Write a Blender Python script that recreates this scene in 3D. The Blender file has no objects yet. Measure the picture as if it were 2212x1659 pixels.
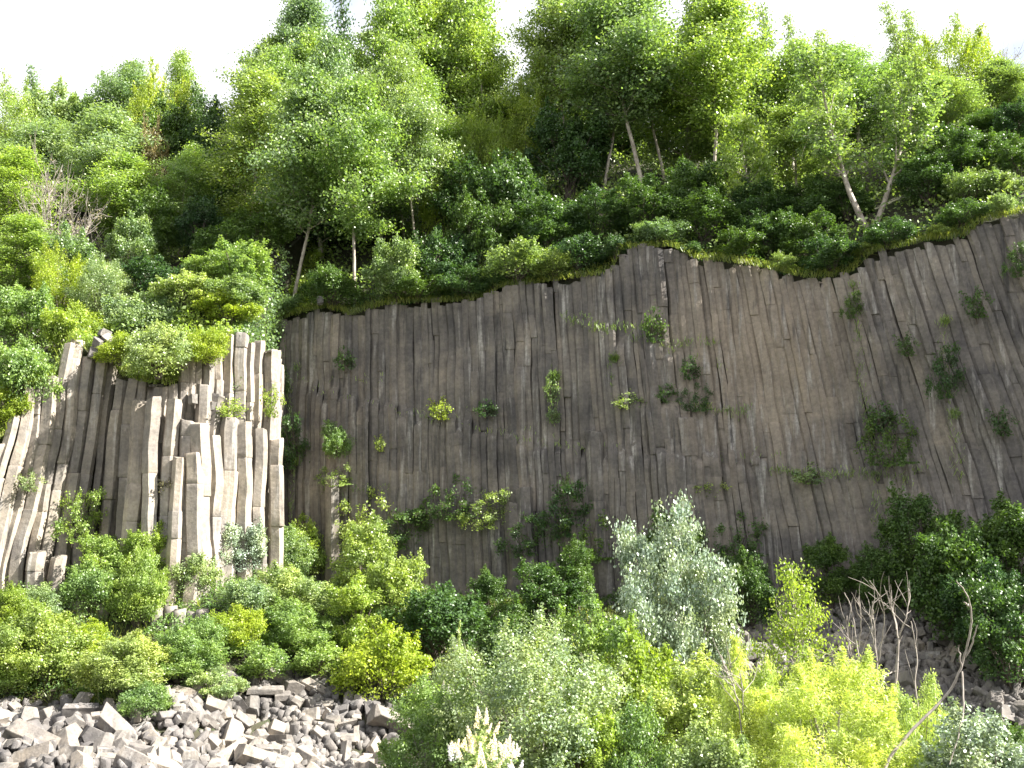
import bpy, bmesh, math, random
import numpy as np
from mathutils import Vector, Matrix, Euler

R = math.radians
scene = bpy.context.scene
COL = scene.collection

# ------------------------------------------------------------------ camera
PITCH = R(10.0)
FPX = 1106 / math.tan(R(25.0))          # focal length in units of the 2212 px wide layout drawing
cam_d = bpy.data.cameras.new('camera')
cam_d.sensor_width = 36.0
cam_d.lens = 18.0 / math.tan(R(25.0))
cam_d.clip_end = 3000
cam = bpy.data.objects.new('camera', cam_d)
COL.objects.link(cam)
cam.location = (0, 0, 0)
cam.rotation_euler = (R(90) + PITCH, 0, 0)
scene.camera = cam

# ------------------------------------------------------------------ sky, sun, exposure
SUN_EL, SUN_BACK = R(42.0), R(-11.0)      # sun far to the right, so the wall that bends away from it stays in shade
S = Vector((math.cos(SUN_EL) * math.cos(SUN_BACK), math.cos(SUN_EL) * math.sin(SUN_BACK), math.sin(SUN_EL)))
world = bpy.data.worlds.new('World')
scene.world = world
world.use_nodes = True
wn, wl = world.node_tree.nodes, world.node_tree.links
wn.clear()
w_out = wn.new('ShaderNodeOutputWorld')
w_bg = wn.new('ShaderNodeBackground')
w_bg.inputs['Strength'].default_value = 0.05
w_sky = wn.new('ShaderNodeTexSky')
w_sky.sky_type = 'NISHITA'
w_sky.sun_disc = False
w_sky.sun_elevation = SUN_EL
w_sky.sun_rotation = math.atan2(S.x, S.y)
w_tc = wn.new('ShaderNodeTexCoord')
w_map = wn.new('ShaderNodeMapping')
w_map.inputs['Scale'].default_value = (1.6, 1.6, 3.2)
w_map.inputs['Location'].default_value = (0.35, 0.1, 0.25)
w_no = wn.new('ShaderNodeTexNoise')
w_no.inputs['Scale'].default_value = 1.5
w_no.inputs['Detail'].default_value = 6.0
w_no.inputs['Roughness'].default_value = 0.5
w_rp = wn.new('ShaderNodeValToRGB')
w_rp.color_ramp.elements[0].position = 0.22
w_rp.color_ramp.elements[1].position = 0.40
w_mx = wn.new('ShaderNodeMixRGB')
w_mx.inputs['Color2'].default_value = (6.6, 6.7, 7.0, 1)      # sunlit cloud
wl.new(w_tc.outputs['Generated'], w_map.inputs['Vector'])
wl.new(w_map.outputs['Vector'], w_no.inputs['Vector'])
wl.new(w_no.outputs['Fac'], w_rp.inputs['Fac'])
w_fac = w_rp.outputs['Color']
for (gx, gy, gr) in ((-110, -150, .075), (735, -25, .03), (2200, 110, .02)):      # blue openings between the clouds
    u_, v_ = (gx - 1106) / FPX, (829.5 - gy) / FPX
    d_ = Vector((u_, math.cos(PITCH) - v_ * math.sin(PITCH), math.sin(PITCH) + v_ * math.cos(PITCH))).normalized()
    sb = wn.new('ShaderNodeVectorMath'); sb.operation = 'DISTANCE'; sb.inputs[1].default_value = d_
    wl.new(w_tc.outputs['Generated'], sb.inputs[0])
    nz = wn.new('ShaderNodeMath'); nz.operation = 'MULTIPLY_ADD'; nz.inputs[1].default_value = -gr * 1.6
    wl.new(w_no.outputs['Fac'], nz.inputs[0]); wl.new(sb.outputs['Value'], nz.inputs[2])
    mr = wn.new('ShaderNodeMapRange'); mr.inputs['From Min'].default_value = -gr * .5; mr.inputs['From Max'].default_value = gr * .9; mr.inputs['To Min'].default_value = .5
    wl.new(nz.outputs[0], mr.inputs['Value'])
    mu = wn.new('ShaderNodeMath'); mu.operation = 'MULTIPLY'
    wl.new(w_fac, mu.inputs[0]); wl.new(mr.outputs['Result'], mu.inputs[1])
    w_fac = mu.outputs[0]
wl.new(w_fac, w_mx.inputs['Fac'])
wl.new(w_sky.outputs['Color'], w_mx.inputs['Color1'])
wl.new(w_mx.outputs['Color'], w_bg.inputs['Color'])
wl.new(w_bg.outputs['Background'], w_out.inputs['Surface'])

sun_d = bpy.data.lights.new('sun', 'SUN')
sun_d.energy = 5.0
sun_d.angle = R(0.5)
sun_d.color = (1.0, 0.95, 0.86)
sun = bpy.data.objects.new('sun', sun_d)
COL.objects.link(sun)
sun.rotation_euler = S.to_track_quat('Z', 'Y').to_euler()
sun.location = S * 100

scene.view_settings.view_transform = 'Standard'
scene.view_settings.look = 'None'
scene.view_settings.exposure = 2.15
scene.view_settings.gamma = 1.0
scene.cycles.max_bounces = 6
scene.cycles.transparent_max_bounces = 4
scene.cycles.transmission_bounces = 3
scene.cycles.diffuse_bounces = 4
scene.cycles.glossy_bounces = 2

# ------------------------------------------------------------------ layout helpers
CP, SP = math.cos(PITCH), math.sin(PITCH)


def P(px, py, Y):
    """point at depth Y that stands where the layout drawing (2212 x 1659) has (px, py)"""
    u, v = (px - 1106) / FPX, (829.5 - py) / FPX
    d = Vector((u, CP - v * SP, SP + v * CP))
    return d * (Y / d.y)


def proj(p):
    c = p[1] * CP + p[2] * SP
    return (1106 + FPX * p[0] / c, 829.5 - FPX * (-p[1] * SP + p[2] * CP) / c)


# plans of the two cliff faces: the sunlit spur on the left, and the long wall that starts deeper behind it
class Plan:
    def __init__(self, pts):
        self.p = np.array(pts, float)
        self.s = np.concatenate([[0], np.cumsum(np.hypot(*np.diff(self.p, axis=0).T))])

    def Y(self, x):
        return float(np.interp(x, self.p[:, 0], self.p[:, 1]))

    def u_of_x(self, x):
        return float(np.interp(x, self.p[:, 0], self.s))

    def at(self, u):
        f = lambda v: np.array([np.interp(v, self.s, self.p[:, 0]), np.interp(v, self.s, self.p[:, 1])])
        t = f(u + .35) - f(u - .35)
        t /= np.hypot(*t)
        c = f(u)
        return c[0], c[1], t, np.array([t[1], -t[0]])      # position, tangent, outward normal


PL = Plan([(-75, 8), (-40, 26), (-26, 32.6), (-20, 36.2), (-17, 38.0), (-14.7, 39.7), (-12.7, 38.9), (-9.0, 41.1), (-8.2, 41.6)])
PM = Plan([(-14, 48.75), (-8.6, 47.6), (0, 45.9), (8, 44.2), (14, 42.4), (20, 39.8), (28, 35), (45, 27), (80, 16)])
PS = Plan([(-20, 0), (-19, 0)])
PS.p = np.array([(-8.95, 41.3), (-10.6, 48.6)]); PS.s = np.array([0, 7.48])
X_STEP = -10.55         # left of this the slope above rests on the spur, right of it on the long wall


def Yw(x):
    return PL.Y(x) if x < X_STEP else PM.Y(x)


def plan_of(px):
    return PL if px < 602 else PM


def hit_wall(px, py):
    pl = plan_of(px)
    Y = 24.0
    while Y < 60:
        q = P(px, py, Y)
        if Y >= pl.Y(q.x):
            break
        Y += 0.03
    return q


TOP_PX = [(-300, 1000), (0, 955), (20, 925), (48, 880), (62, 832), (125, 822), (133, 740), (155, 722), (188, 755), (235, 775),
          (262, 812), (330, 828), (385, 835), (400, 780), (432, 758), (480, 735), (528, 718), (570, 733), (597, 745),
          (604, 692), (640, 680), (700, 665), (760, 682), (830, 660), (900, 655), (1000, 652), (1058, 645), (1075, 622),
          (1160, 612), (1240, 602), (1322, 592), (1338, 540), (1450, 532), (1500, 560), (1560, 567), (1640, 577), (1740, 602),
          (1800, 602), (1840, 588), (1880, 547), (1960, 532), (2000, 520), (2080, 515), (2120, 482), (2212, 460), (2500, 440)]
_xs = np.linspace(-90, 90, 901)
_k = np.exp(-0.5 * (np.arange(-30, 31) * 0.2 / 2.2) ** 2)


def top_line(pts):
    t = sorted((q.x, q.z) for q in (hit_wall(*p) for p in pts))
    z = np.interp(_xs, [q[0] for q in t], [q[1] for q in t])
    return z, np.convolve(np.pad(z, 30, mode='edge'), _k / _k.sum(), 'valid')


TOPL, SML = top_line([p for p in TOP_PX if p[0] < 602])
TOPM, SMM = top_line([p for p in TOP_PX if p[0] >= 602])


def ztop(x, pl=None):
    pl = pl or (PL if x < X_STEP else PM)
    return float(np.interp(x, _xs, TOPL if pl is PL else TOPM))


def zsm(x, pl=None):
    pl = pl or (PL if x < X_STEP else PM)
    return float(np.interp(x, _xs, SML if pl is PL else SMM))


def foot(x):
    return float(np.interp(x, [-40, -20, -9, -8, 0, 14, 20, 30], [-1, -.7, .1, -.8, -1.1, -.5, 0, 0]))


def wob(x, y):
    return 0.28 * math.sin(x * .9 + y * .4 + 1) * math.sin(y * .8 - x * .3) + .14 * math.sin(x * 2.3 + 2) * math.sin(y * 2.1)


def Yf(x):
    return float(np.interp(x, [-75, -40, -26, -20, -14.7, -9, -4, 3, 8, 14, 20, 28, 45, 80], [8, 26, 32.6, 36.2, 38.9, 40.6, 42.4, 43.6, 43.6, 42.6, 40.6, 36, 28, 16]))


def front_z(x, y):
    d = max(Yf(x) - y, 0)
    def at(dd):
        return foot(x) - float(np.interp(dd, [0, 2, 5.5, 9.5, 13, 60], [0, .9, 3.0, 4.45, 4.75, 4.75]))
    if y >= 20:
        return at(d) + wob(x, y) * min(1, d / 2)
    z20 = at(max(Yf(x) - 20, 0))
    return float(np.interp(y, [0, 20], [-1.75, z20])) if y > 0 else -1.75


def hill_z(x, y):
    d = max(y - Yw(x), 0)
    k = min(d / 3.0, 1)
    zt = ztop(x) * (1 - k) + zsm(x) * k
    return zt - .05 + float(np.interp(d, [0, 1, 9, 30, 60, 400], [.0, .55, 6.6, 18.5, 24, 30])) * (1.0 if x < 8 else 0.9) + wob(x, y) * min(1, d / 2)


def ground_z(x, y):
    return hill_z(x, y) if y > Yw(x) else front_z(x, y)


# ------------------------------------------------------------------ materials
def nodes_of(m):
    m.use_nodes = True
    n = m.node_tree.nodes
    n.clear()
    return n, m.node_tree.links


def ramp(n, stops):
    r = n.new('ShaderNodeValToRGB')
    e = r.color_ramp.elements
    while len(e) < len(stops):
        e.new(0.5)
    for k, (p, c) in enumerate(stops):
        e[k].position = p
        e[k].color = (*c, 1)
    return r


def mix(n, l, f, a, b, mode='MIX'):
    m = n.new('ShaderNodeMixRGB')
    m.blend_type = mode
    for k, v in (('Fac', f), ('Color1', a), ('Color2', b)):
        if isinstance(v, (int, float)):
            m.inputs[k].default_value = v
        elif isinstance(v, tuple):
            m.inputs[k].default_value = (*v, 1)
        else:
            l.new(v, m.inputs[k])
    return m.outputs['Color']


def noise(n, l, vec, scale, detail=4, rough=.6, sc=None):
    if sc:
        mp = n.new('ShaderNodeMapping')
        mp.inputs['Scale'].default_value = sc
        l.new(vec, mp.inputs['Vector'])
        vec = mp.outputs['Vector']
    t = n.new('ShaderNodeTexNoise')
    t.inputs['Scale'].default_value = scale
    t.inputs['Detail'].default_value = detail
    t.inputs['Roughness'].default_value = rough
    l.new(vec, t.inputs['Vector'])
    return t.outputs['Fac']


def rock_mat(name, dark, midc, light, stain, warm=None, bump=.35, tone_k=.7, seg_tone=True):
    m = bpy.data.materials.new(name)
    n, l = nodes_of(m)
    out = n.new('ShaderNodeOutputMaterial')
    b = n.new('ShaderNodeBsdfPrincipled')
    b.inputs['Roughness'].default_value = .88
    b.inputs['Specular IOR Level'].default_value = .25
    geo = n.new('ShaderNodeNewGeometry')
    oi = n.new('ShaderNodeObjectInfo')
    pos = geo.outputs['Position']
    big = noise(n, l, pos, .32, 5, .62)
    fine = noise(n, l, pos, 7, 6, .7)
    streak = noise(n, l, pos, 1.0, 5, .65, (3.4, 3.4, .28))
    c = ramp(n, [(.3, dark), (.5, midc), (.72, light)])
    l.new(big, c.inputs['Fac'])
    col = c.outputs['Color']
    # each column has its own tone
    tone = ramp(n, [(0, (.62, .62, .65)), (.5, (1, .98, .95)), (1, (1.3, 1.22, 1.12))])
    if seg_tone:
        at = n.new('ShaderNodeAttribute'); at.attribute_name = 'tone'
        av = n.new('ShaderNodeMath'); av.operation = 'MULTIPLY_ADD'; av.inputs[1].default_value = .6
        hv = n.new('ShaderNodeMath'); hv.operation = 'MULTIPLY'; hv.inputs[1].default_value = .4
        l.new(oi.outputs['Random'], hv.inputs[0]); l.new(at.outputs['Fac'], av.inputs[0]); l.new(hv.outputs[0], av.inputs[2])
        l.new(av.outputs[0], tone.inputs['Fac'])
    else:
        l.new(oi.outputs['Random'], tone.inputs['Fac'])
    col = mix(n, l, tone_k, col, tone.outputs['Color'], 'MULTIPLY')
    mot = ramp(n, [(.32, (.60, .60, .63)), (.48, (.95, .94, .93)), (.60, (1.08, 1.05, 1.0)), (.72, (1.42, 1.36, 1.26))])
    l.new(noise(n, l, pos, 1.25, 7, .68, (1.0, 1.0, .62)), mot.inputs['Fac'])
    col = mix(n, l, .9, col, mot.outputs['Color'], 'MULTIPLY')
    band = ramp(n, [(.36, (.74, .74, .77)), (.62, (1.16, 1.13, 1.08))])
    l.new(noise(n, l, pos, .55, 5, .6, (.35, .35, 1.3)), band.inputs['Fac'])
    col = mix(n, l, .8, col, band.outputs['Color'], 'MULTIPLY')
    if warm:
        # iron stained patch of the wall
        vd = n.new('ShaderNodeVectorMath'); vd.operation = 'SUBTRACT'
        vd.inputs[1].default_value = warm[0]
        l.new(pos, vd.inputs[0])
        vs = n.new('ShaderNodeVectorMath'); vs.operation = 'MULTIPLY'
        vs.inputs[1].default_value = (1 / warm[1][0], .15, 1 / warm[1][1])
        l.new(vd.outputs[0], vs.inputs[0])
        ln = n.new('ShaderNodeVectorMath'); ln.operation = 'LENGTH'
        l.new(vs.outputs[0], ln.inputs[0])
        ad = n.new('ShaderNodeMath'); ad.operation = 'MULTIPLY_ADD'
        ad.inputs[1].default_value = 1.6
        l.new(streak, ad.inputs[0]); l.new(ln.outputs['Value'], ad.inputs[2])
        wr = ramp(n, [(.55, (.9, .9, .9)), (.98, (0, 0, 0))])
        dv = n.new('ShaderNodeMath'); dv.operation = 'MULTIPLY'; dv.inputs[1].default_value = .5
        l.new(ad.outputs[0], dv.inputs[0]); l.new(dv.outputs[0], wr.inputs['Fac'])
        col = mix(n, l, wr.outputs['Color'], col, mix(n, l, .42, col, warm[2], 'MIX'))
    sr = ramp(n, [(.56, (0, 0, 0)), (.70, (1, 1, 1))])
    l.new(streak, sr.inputs['Fac'])
    col = mix(n, l, mix(n, l, .75, sr.outputs['Color'], fine, 'MULTIPLY'), col, stain)
    dr = ramp(n, [(.30, (1, 1, 1)), (.42, (0, 0, 0))])
    l.new(noise(n, l, pos, 1.3, 5, .6, (2.2, 2.2, .22)), dr.inputs['Fac'])
    col = mix(n, l, mix(n, l, .7, dr.outputs['Color'], (.8, .8, .8), 'MULTIPLY'), col, tuple(k * .55 for k in dark))
    fr = ramp(n, [(.3, (.72, .72, .72)), (.7, (1.22, 1.22, 1.22))])
    l.new(fine, fr.inputs['Fac'])
    col = mix(n, l, 1.0, col, fr.outputs['Color'], 'MULTIPLY')
    l.new(col, b.inputs['Base Color'])
    bm_ = n.new('ShaderNodeBump')
    bm_.inputs['Strength'].default_value = bump
    bm_.inputs['Distance'].default_value = .09
    l.new(noise(n, l, pos, 4.5, 8, .72), bm_.inputs['Height'])
    l.new(bm_.outputs['Normal'], b.inputs['Normal'])
    l.new(b.outputs['BSDF'], out.inputs['Surface'])
    return m


def soil_mat():
    m = bpy.data.materials.new('soil')
    n, l = nodes_of(m)
    out = n.new('ShaderNodeOutputMaterial')
    b = n.new('ShaderNodeBsdfPrincipled')
    b.inputs['Roughness'].default_value = .95
    geo = n.new('ShaderNodeNewGeometry')
    c = ramp(n, [(.3, (.022, .021, .013)), (.5, (.04, .037, .02)), (.68, (.035, .052, .018))])
    l.new(noise(n, l, geo.outputs['Position'], .9, 7, .7), c.inputs['Fac'])
    l.new(c.outputs['Color'], b.inputs['Base Color'])
    bm_ = n.new('ShaderNodeBump'); bm_.inputs['Strength'].default_value = .7; bm_.inputs['Distance'].default_value = .15
    l.new(noise(n, l, geo.outputs['Position'], 5, 7, .7), bm_.inputs['Height'])
    l.new(bm_.outputs['Normal'], b.inputs['Normal'])
    l.new(b.outputs['BSDF'], out.inputs['Surface'])
    return m


def leaf_mat(name, a, b_, trans=.35, rough=.42, tint=.25, spec=.45):
    m = bpy.data.materials.new(name)
    n, l = nodes_of(m)
    out = n.new('ShaderNodeOutputMaterial')
    p = n.new('ShaderNodeBsdfPrincipled')
    p.inputs['Roughness'].default_value = rough
    p.inputs['Specular IOR Level'].default_value = spec
    geo = n.new('ShaderNodeNewGeometry')
    oi = n.new('ShaderNodeObjectInfo')
    c = ramp(n, [(0, a), (.75, b_), (1, tuple(min(1, k * 1.25) for k in b_))])
    l.new(geo.outputs['Random Per Island'], c.inputs['Fac'])
    t = ramp(n, [(0, (1 - tint, 1 - tint * .7, 1)), (.5, (1, 1, 1)), (1, (1 + tint, 1 + tint * .6, .8))])
    l.new(oi.outputs['Random'], t.inputs['Fac'])
    col = mix(n, l, 1.0, c.outputs['Color'], t.outputs['Color'], 'MULTIPLY')
    dv = ramp(n, [(.36, (.78, .84, .95)), (.5, (1, 1, 1)), (.66, (1.22, 1.14, .85))])
    l.new(noise(n, l, geo.outputs['Position'], 1.1, 3, .6), dv.inputs['Fac'])
    col = mix(n, l, .85, col, dv.outputs['Color'], 'MULTIPLY')
    l.new(col, p.inputs['Base Color'])
    tr = n.new('ShaderNodeBsdfTranslucent')
    l.new(mix(n, l, 1.0, col, (1.35, 1.45, .55), 'MULTIPLY'), tr.inputs['Color'])
    ms = n.new('ShaderNodeMixShader')
    ms.inputs['Fac'].default_value = trans
    l.new(p.outputs['BSDF'], ms.inputs[1]); l.new(tr.outputs['BSDF'], ms.inputs[2])
    l.new(ms.outputs['Shader'], out.inputs['Surface'])
    return m


def bark_mat(name, a, b_):
    m = bpy.data.materials.new(name)
    n, l = nodes_of(m)
    out = n.new('ShaderNodeOutputMaterial')
    p = n.new('ShaderNodeBsdfPrincipled')
    p.inputs['Roughness'].default_value = .85
    geo = n.new('ShaderNodeNewGeometry')
    c = ramp(n, [(.35, a), (.6, b_)])
    l.new(noise(n, l, geo.outputs['Position'], 6, 5, .7, (1, 1, .5)), c.inputs['Fac'])
    l.new(c.outputs['Color'], p.inputs['Base Color'])
    l.new(p.outputs['BSDF'], out.inputs['Surface'])
    return m


_w = P(1640, 740, 43)
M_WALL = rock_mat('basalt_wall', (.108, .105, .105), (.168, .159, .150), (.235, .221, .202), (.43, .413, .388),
                  warm=((_w.x, _w.y, _w.z), (4.2, 5.6), (.40, .32, .235)))  # wall rock colour lowered so its shade reads deeper
M_LEFT = rock_mat('basalt_sun_toned', (.195, .182, .167), (.285, .264, .238), (.36, .335, .30), (.50, .478, .45))  # same basalt as the wall, colour raised to stand in for stronger sun
M_BLOCK = rock_mat('basalt_block', (.145, .139, .134), (.215, .205, .195), (.28, .267, .253), (.385, .372, .357), bump=.5, tone_k=.9, seg_tone=False)
M_SOIL = soil_mat()
M_LEAF = {
    'poplar': leaf_mat('leaf_poplar', (.125, .19, .065), (.24, .33, .13), .40, .42, .25, .65),
    'deep': leaf_mat('leaf_deep', (.045, .09, .028), (.085, .155, .042), .33),
    'fresh': leaf_mat('leaf_fresh', (.15, .23, .055), (.27, .37, .115), .42, .42, .25, .6),
    'yellow': leaf_mat('leaf_yellow', (.19, .26, .035), (.30, .38, .065), .45, tint=.15),
    'willow': leaf_mat('leaf_willow', (.30, .37, .115), (.47, .545, .23), .42, tint=.1),
    'silver': leaf_mat('leaf_silver', (.2, .26, .165), (.37, .44, .31), .16, .32, .08, .7),
    'pale': leaf_mat('leaf_pale', (.19, .26, .11), (.31, .39, .18), .36, .36, .2, .5),
    'sage': leaf_mat('leaf_sage', (.19, .25, .12), (.33, .40, .21), .34, .4, .15, .6),
    'grass': leaf_mat('leaf_grass', (.12, .17, .04), (.24, .27, .09), .4),
    'straw': leaf_mat('leaf_straw', (.25, .21, .11), (.36, .31, .17), .3),
    'blossom': leaf_mat('petal', (.66, .60, .57), (.82, .80, .76), .04, .6, .05),
    'twig': leaf_mat('dry_leaf', (.13, .11, .06), (.2, .18, .09), .2),
}
M_BARK = {
    'pale': bark_mat('bark_pale', (.20, .165, .13), (.46, .41, .35)),
    'brown': bark_mat('bark_brown', (.07, .055, .045), (.14, .115, .095)),
    'grey': bark_mat('bark_grey', (.17, .15, .13), (.31, .28, .25)),
    'dead': bark_mat('bark_dead', (.17, .145, .125), (.32, .285, .255)),
}


# ------------------------------------------------------------------ object helpers
def link(o, parent=None):
    COL.objects.link(o)
    if parent:
        o.parent = parent
    return o


def tag(o, label=None, cat=None, group=None, kind=None):
    for k, v in (('label', label), ('category', cat), ('group', group), ('kind', kind)):
        if v:
            o[k] = v
    return o


def mesh_from(name, V, F, mat, smooth=False):
    me = bpy.data.meshes.new(name)
    V = np.asarray(V, np.float32)
    me.vertices.add(len(V))
    me.vertices.foreach_set('co', V.ravel())
    lens = np.array([len(f) for f in F], np.int32)
    me.loops.add(int(lens.sum()))
    me.loops.foreach_set('vertex_index', np.concatenate([np.asarray(f, np.int32) for f in F]) if not isinstance(F, np.ndarray) else F.ravel().astype(np.int32))
    me.polygons.add(len(F))
    me.polygons.foreach_set('loop_start', np.concatenate([[0], np.cumsum(lens)[:-1]]).astype(np.int32))
    if smooth:
        me.polygons.foreach_set('use_smooth', np.ones(len(F), bool))
    me.materials.append(mat)
    me.update(calc_edges=True)
    me.validate()
    return me


def thing(name, loc, label, cat, group=None, rz=0, kind=None):
    o = bpy.data.objects.new(name, None)
    o.empty_display_size = .2
    link(o)
    o.location = loc
    o.rotation_euler = (0, 0, rz)
    return tag(o, label, cat, group, kind)


# ------------------------------------------------------------------ ground: one sheet, valley, step behind the columns, hillside
def build_ground():
    xs = np.concatenate([np.linspace(-420, -62, 12), np.sort(np.concatenate([np.arange(-60, 60.1, .8), [-10.9, -10.7, -10.6, -10.56, -10.54, -10.5, -10.3, -9.9]])), np.linspace(64, 420, 12)])
    fr = np.concatenate([[-400, -150, -60, -20, -5], np.arange(0, 20, 2.5)])
    dd = np.arange(24, .5, -.7)
    hd = np.concatenate([np.arange(0, 12, .8), np.arange(12, 40, 2.5), [45, 60, 90, 150, 260, 500]])
    V, rows = [], []
    for x in xs:
        yw = max(Yw(x), Yw(x + .3) if x < 0 else 0) + .45
        col = []
        for y in fr:
            yy = min(y, Yf(x) - 24.7 + y * .01)
            col.append((x, yy, front_z(x, yy)))
        yf = Yf(x) + .3
        for d in dd:
            col.append((x, yf - d, front_z(x, yf - d)))
        col.append((x, yw - .02, front_z(x, yw - .45) - .1))
        zt, zf = ztop(x), foot(x)
        for k in (.33, .66):
            col.append((x, yw, zf + (zt - zf) * k))
        for d in hd:
            col.append((x, yw + d + .02, hill_z(x, yw + d) - .12))
        rows.append(len(col))
        V += col
    m = rows[0]
    F = []
    for i in range(len(xs) - 1):
        for j in range(m - 1):
            a = i * m + j
            F.append((a, a + m, a + m + 1, a + 1))
    me = mesh_from('ground', V, np.array(F), M_SOIL, True)
    tag(link(bpy.data.objects.new('ground', me)), kind='structure')


build_ground()

# ------------------------------------------------------------------ the cliff of basalt columns
LEAN_PX = [(-200, -11), (0, -8.5), (130, -5), (260, -2), (450, 1.0), (600, 1.5), (1000, 1.5), (1300, 3), (1500, 5), (1640, 8), (1800, 11), (2000, 13.5), (2212, 14), (2600, 14)]
_lx = [hit_wall(a, 700).x for a, _ in LEAN_PX]
_lv = [math.tan(R(b)) for _, b in LEAN_PX]
_ledge1 = [hit_wall(a, b) for a, b in ((620, 830), (880, 895), (1050, 935), (1180, 965), (1320, 975), (1500, 990), (1700, 1010))]
_ledge2 = [hit_wall(a, b) for a, b in ((1210, 690), (1300, 715), (1420, 748), (1560, 800))]
_ledge3 = [hit_wall(a, b) for a, b in ((1330, 880), (1450, 882), (1530, 890), (1620, 900))]
_ledge4 = [hit_wall(a, b) for a, b in ((1660, 1020), (1740, 1030), (1860, 1022), (2000, 1050))]


def ledge(L, x):
    if x < L[0].x or x > L[-1].x:
        return None
    return float(np.interp(x, [q.x for q in L], [q.z for q in L]))


rng = random.Random(11)


def vnoise(x, y, seed=0):
    s = 0
    for k, (fx, fy, ph) in enumerate(((.55, .35, .3), (1.1, .21, 1.7), (.31, .9, 4.1), (1.9, .6, 2.2))):
        s += math.sin(x * fx + ph + seed) * math.cos(y * fy + ph * 1.7 + seed * .6) / (1 + k * .35)
    return s / 2.4


def column_mesh(pl, u_top, w, zt, zb, p0, left, r, dscale, steps=True, taper=0, bend=0.0, stub=False):
    """one basalt column: an irregular prism that leans with the wall, broken by cross joints"""
    n = r.choice((6, 6, 6, 5, 7))
    ph = r.uniform(-.3, .3) + (math.pi / 2 if left else math.pi / 2 + (math.pi / n) * r.choice((0, 0, 1)))
    ang = [ph + 2 * math.pi * k / n + r.uniform(-.16, .16) for k in range(n)]
    rad = [w * .5 * (r.uniform(1.06, 1.22) if left else r.uniform(1.14, 1.32)) for _ in range(n)]
    x0 = pl.at(u_top)[0]
    lean = float(np.interp(x0, _lx, _lv))
    zref = zt if stub else zsm(x0, PL if pl is PS else pl)
    gv = .955 if left else .972
    zs, joints = [], []
    z = zb
    nj = zt - r.uniform(.6, 3.2)
    while nj > zb + .5:
        joints.append(nj)
        nj -= r.uniform(.8, 4.2) if left else r.uniform(.9, 4.5)
    z = zb
    while z < zt - .12:
        zs.append((z, 1.0, 0))
        z += r.uniform(.3, .42)
    for q in joints:
        zs = [t for t in zs if abs(t[0] - q) > .09]
        zs += [(q - .03, 1.0, 0), (q - .004, gv, 0), (q + .004, gv, 1), (q + .03, 1.0, 1)]
    # broken, slightly rounded head
    zs += [(zt - .10, 1.0, 0), (zt - .02, .93, 0)]
    zs.sort()
    V, seg = [], []
    tone = r.random()
    offs, sc = np.array([0., 0.]), 1.0
    wl_ = r.uniform(.6, 1.3)
    wp = r.uniform(0, 6)
    amp = .035 if left else .02
    tilt = (r.uniform(-.25, .25), r.uniform(-.25, .1))
    for i, (z, s, flag) in enumerate(zs):
        if flag and s < 1:
            offs = np.array([r.gauss(0, .012), r.gauss(0, .025)])
            sc = r.uniform(.96, 1.04)
            tone = r.random()
        u = u_top + lean * (zref - z) + bend * math.sin((zref - z) / 4.2) + .11 * vnoise(u_top, z * 2.2, 3) * (1.05 if left else .6) + .03 * vnoise(u_top * 3, z * 5.5, 8)
        x, y, t, nv = pl.at(u)
        p = p0 + .16 * vnoise(x * .8, z * 1.3, 1)
        if steps:
            for L, a in ((_ledge1, .24), (_ledge2, .2), (_ledge3, .28), (_ledge4, .2)):
                lz = ledge(L, x)
                if lz is not None:
                    e = min(1, min(x - L[0].x, L[-1].x - x) / 1.5)
                    if z < lz + .25 * math.sin(u_top * 7.3):
                        p += a * e
        c = np.array([x, y]) + nv * (p + offs[1] + amp * math.sin(z * wl_ * 1.7 + wp)) + t * (offs[0] + amp * math.sin(z * wl_ + wp * 2))
        seg.append(tone)
        wide = 1.0 + taper * (zref - z) + (zref - z) * .02 * (1 if lean > .1 else 0)
        for k in range(n):
            q = rad[k] * s * sc * wide * (1 + max(-.06, min(.06, r.gauss(0, .026 if left else .02))))
            lx, ly = math.cos(ang[k]) * q, math.sin(ang[k]) * q * dscale
            vz = z
            if i >= len(zs) - 2:
                vz = z + tilt[0] * lx + tilt[1] * ly - (.03 if (k % 2) else 0)
            pt = c + t * lx + nv * ly
            V.append((pt[0], pt[1], vz))
    m = len(zs)
    F = []
    for i in range(m - 1):
        for k in range(n):
            k2 = (k + 1) % n
            a, b = i * n + k, i * n + k2
            F.append((a, b, b + n, a + n) if True else None)
    F.append(tuple((m - 1) * n + k for k in range(n)))
    # orientation: make faces point outwards
    F = [tuple(reversed(f)) for f in F[:-1]] + [F[-1]]
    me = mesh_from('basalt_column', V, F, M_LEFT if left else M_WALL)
    fa = me.attributes.new('tone', 'FLOAT', 'FACE')
    fa.data.foreach_set('value', np.array([seg[min(i + 1, m - 1)] for i in range(m - 1) for _ in range(n)] + [tone], np.float32))
    sm = np.ones(len(me.polygons), bool)
    sm[-1] = False
    me.polygons.foreach_set('use_smooth', sm)
    at = me.attributes.new('sharp_edge', 'BOOLEAN', 'EDGE')
    ev = np.zeros(len(me.edges) * 2, np.int32)
    me.edges.foreach_get('vertices', ev)
    ev = ev.reshape(-1, 2)
    sharp = (ev[:, 0] // n) != (ev[:, 1] // n)          # the long edges
    joint_rows = {i for i, t_ in enumerate(zs) if t_[1] < 1}
    jr = np.array([(a // n) in joint_rows for a in ev[:, 0]])
    at.data.foreach_set('value', sharp | jr)
    bm = bmesh.new(); bm.from_mesh(me)
    bmesh.ops.recalc_face_normals(bm, faces=bm.faces)
    bm.to_mesh(me); bm.free()
    return me


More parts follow.
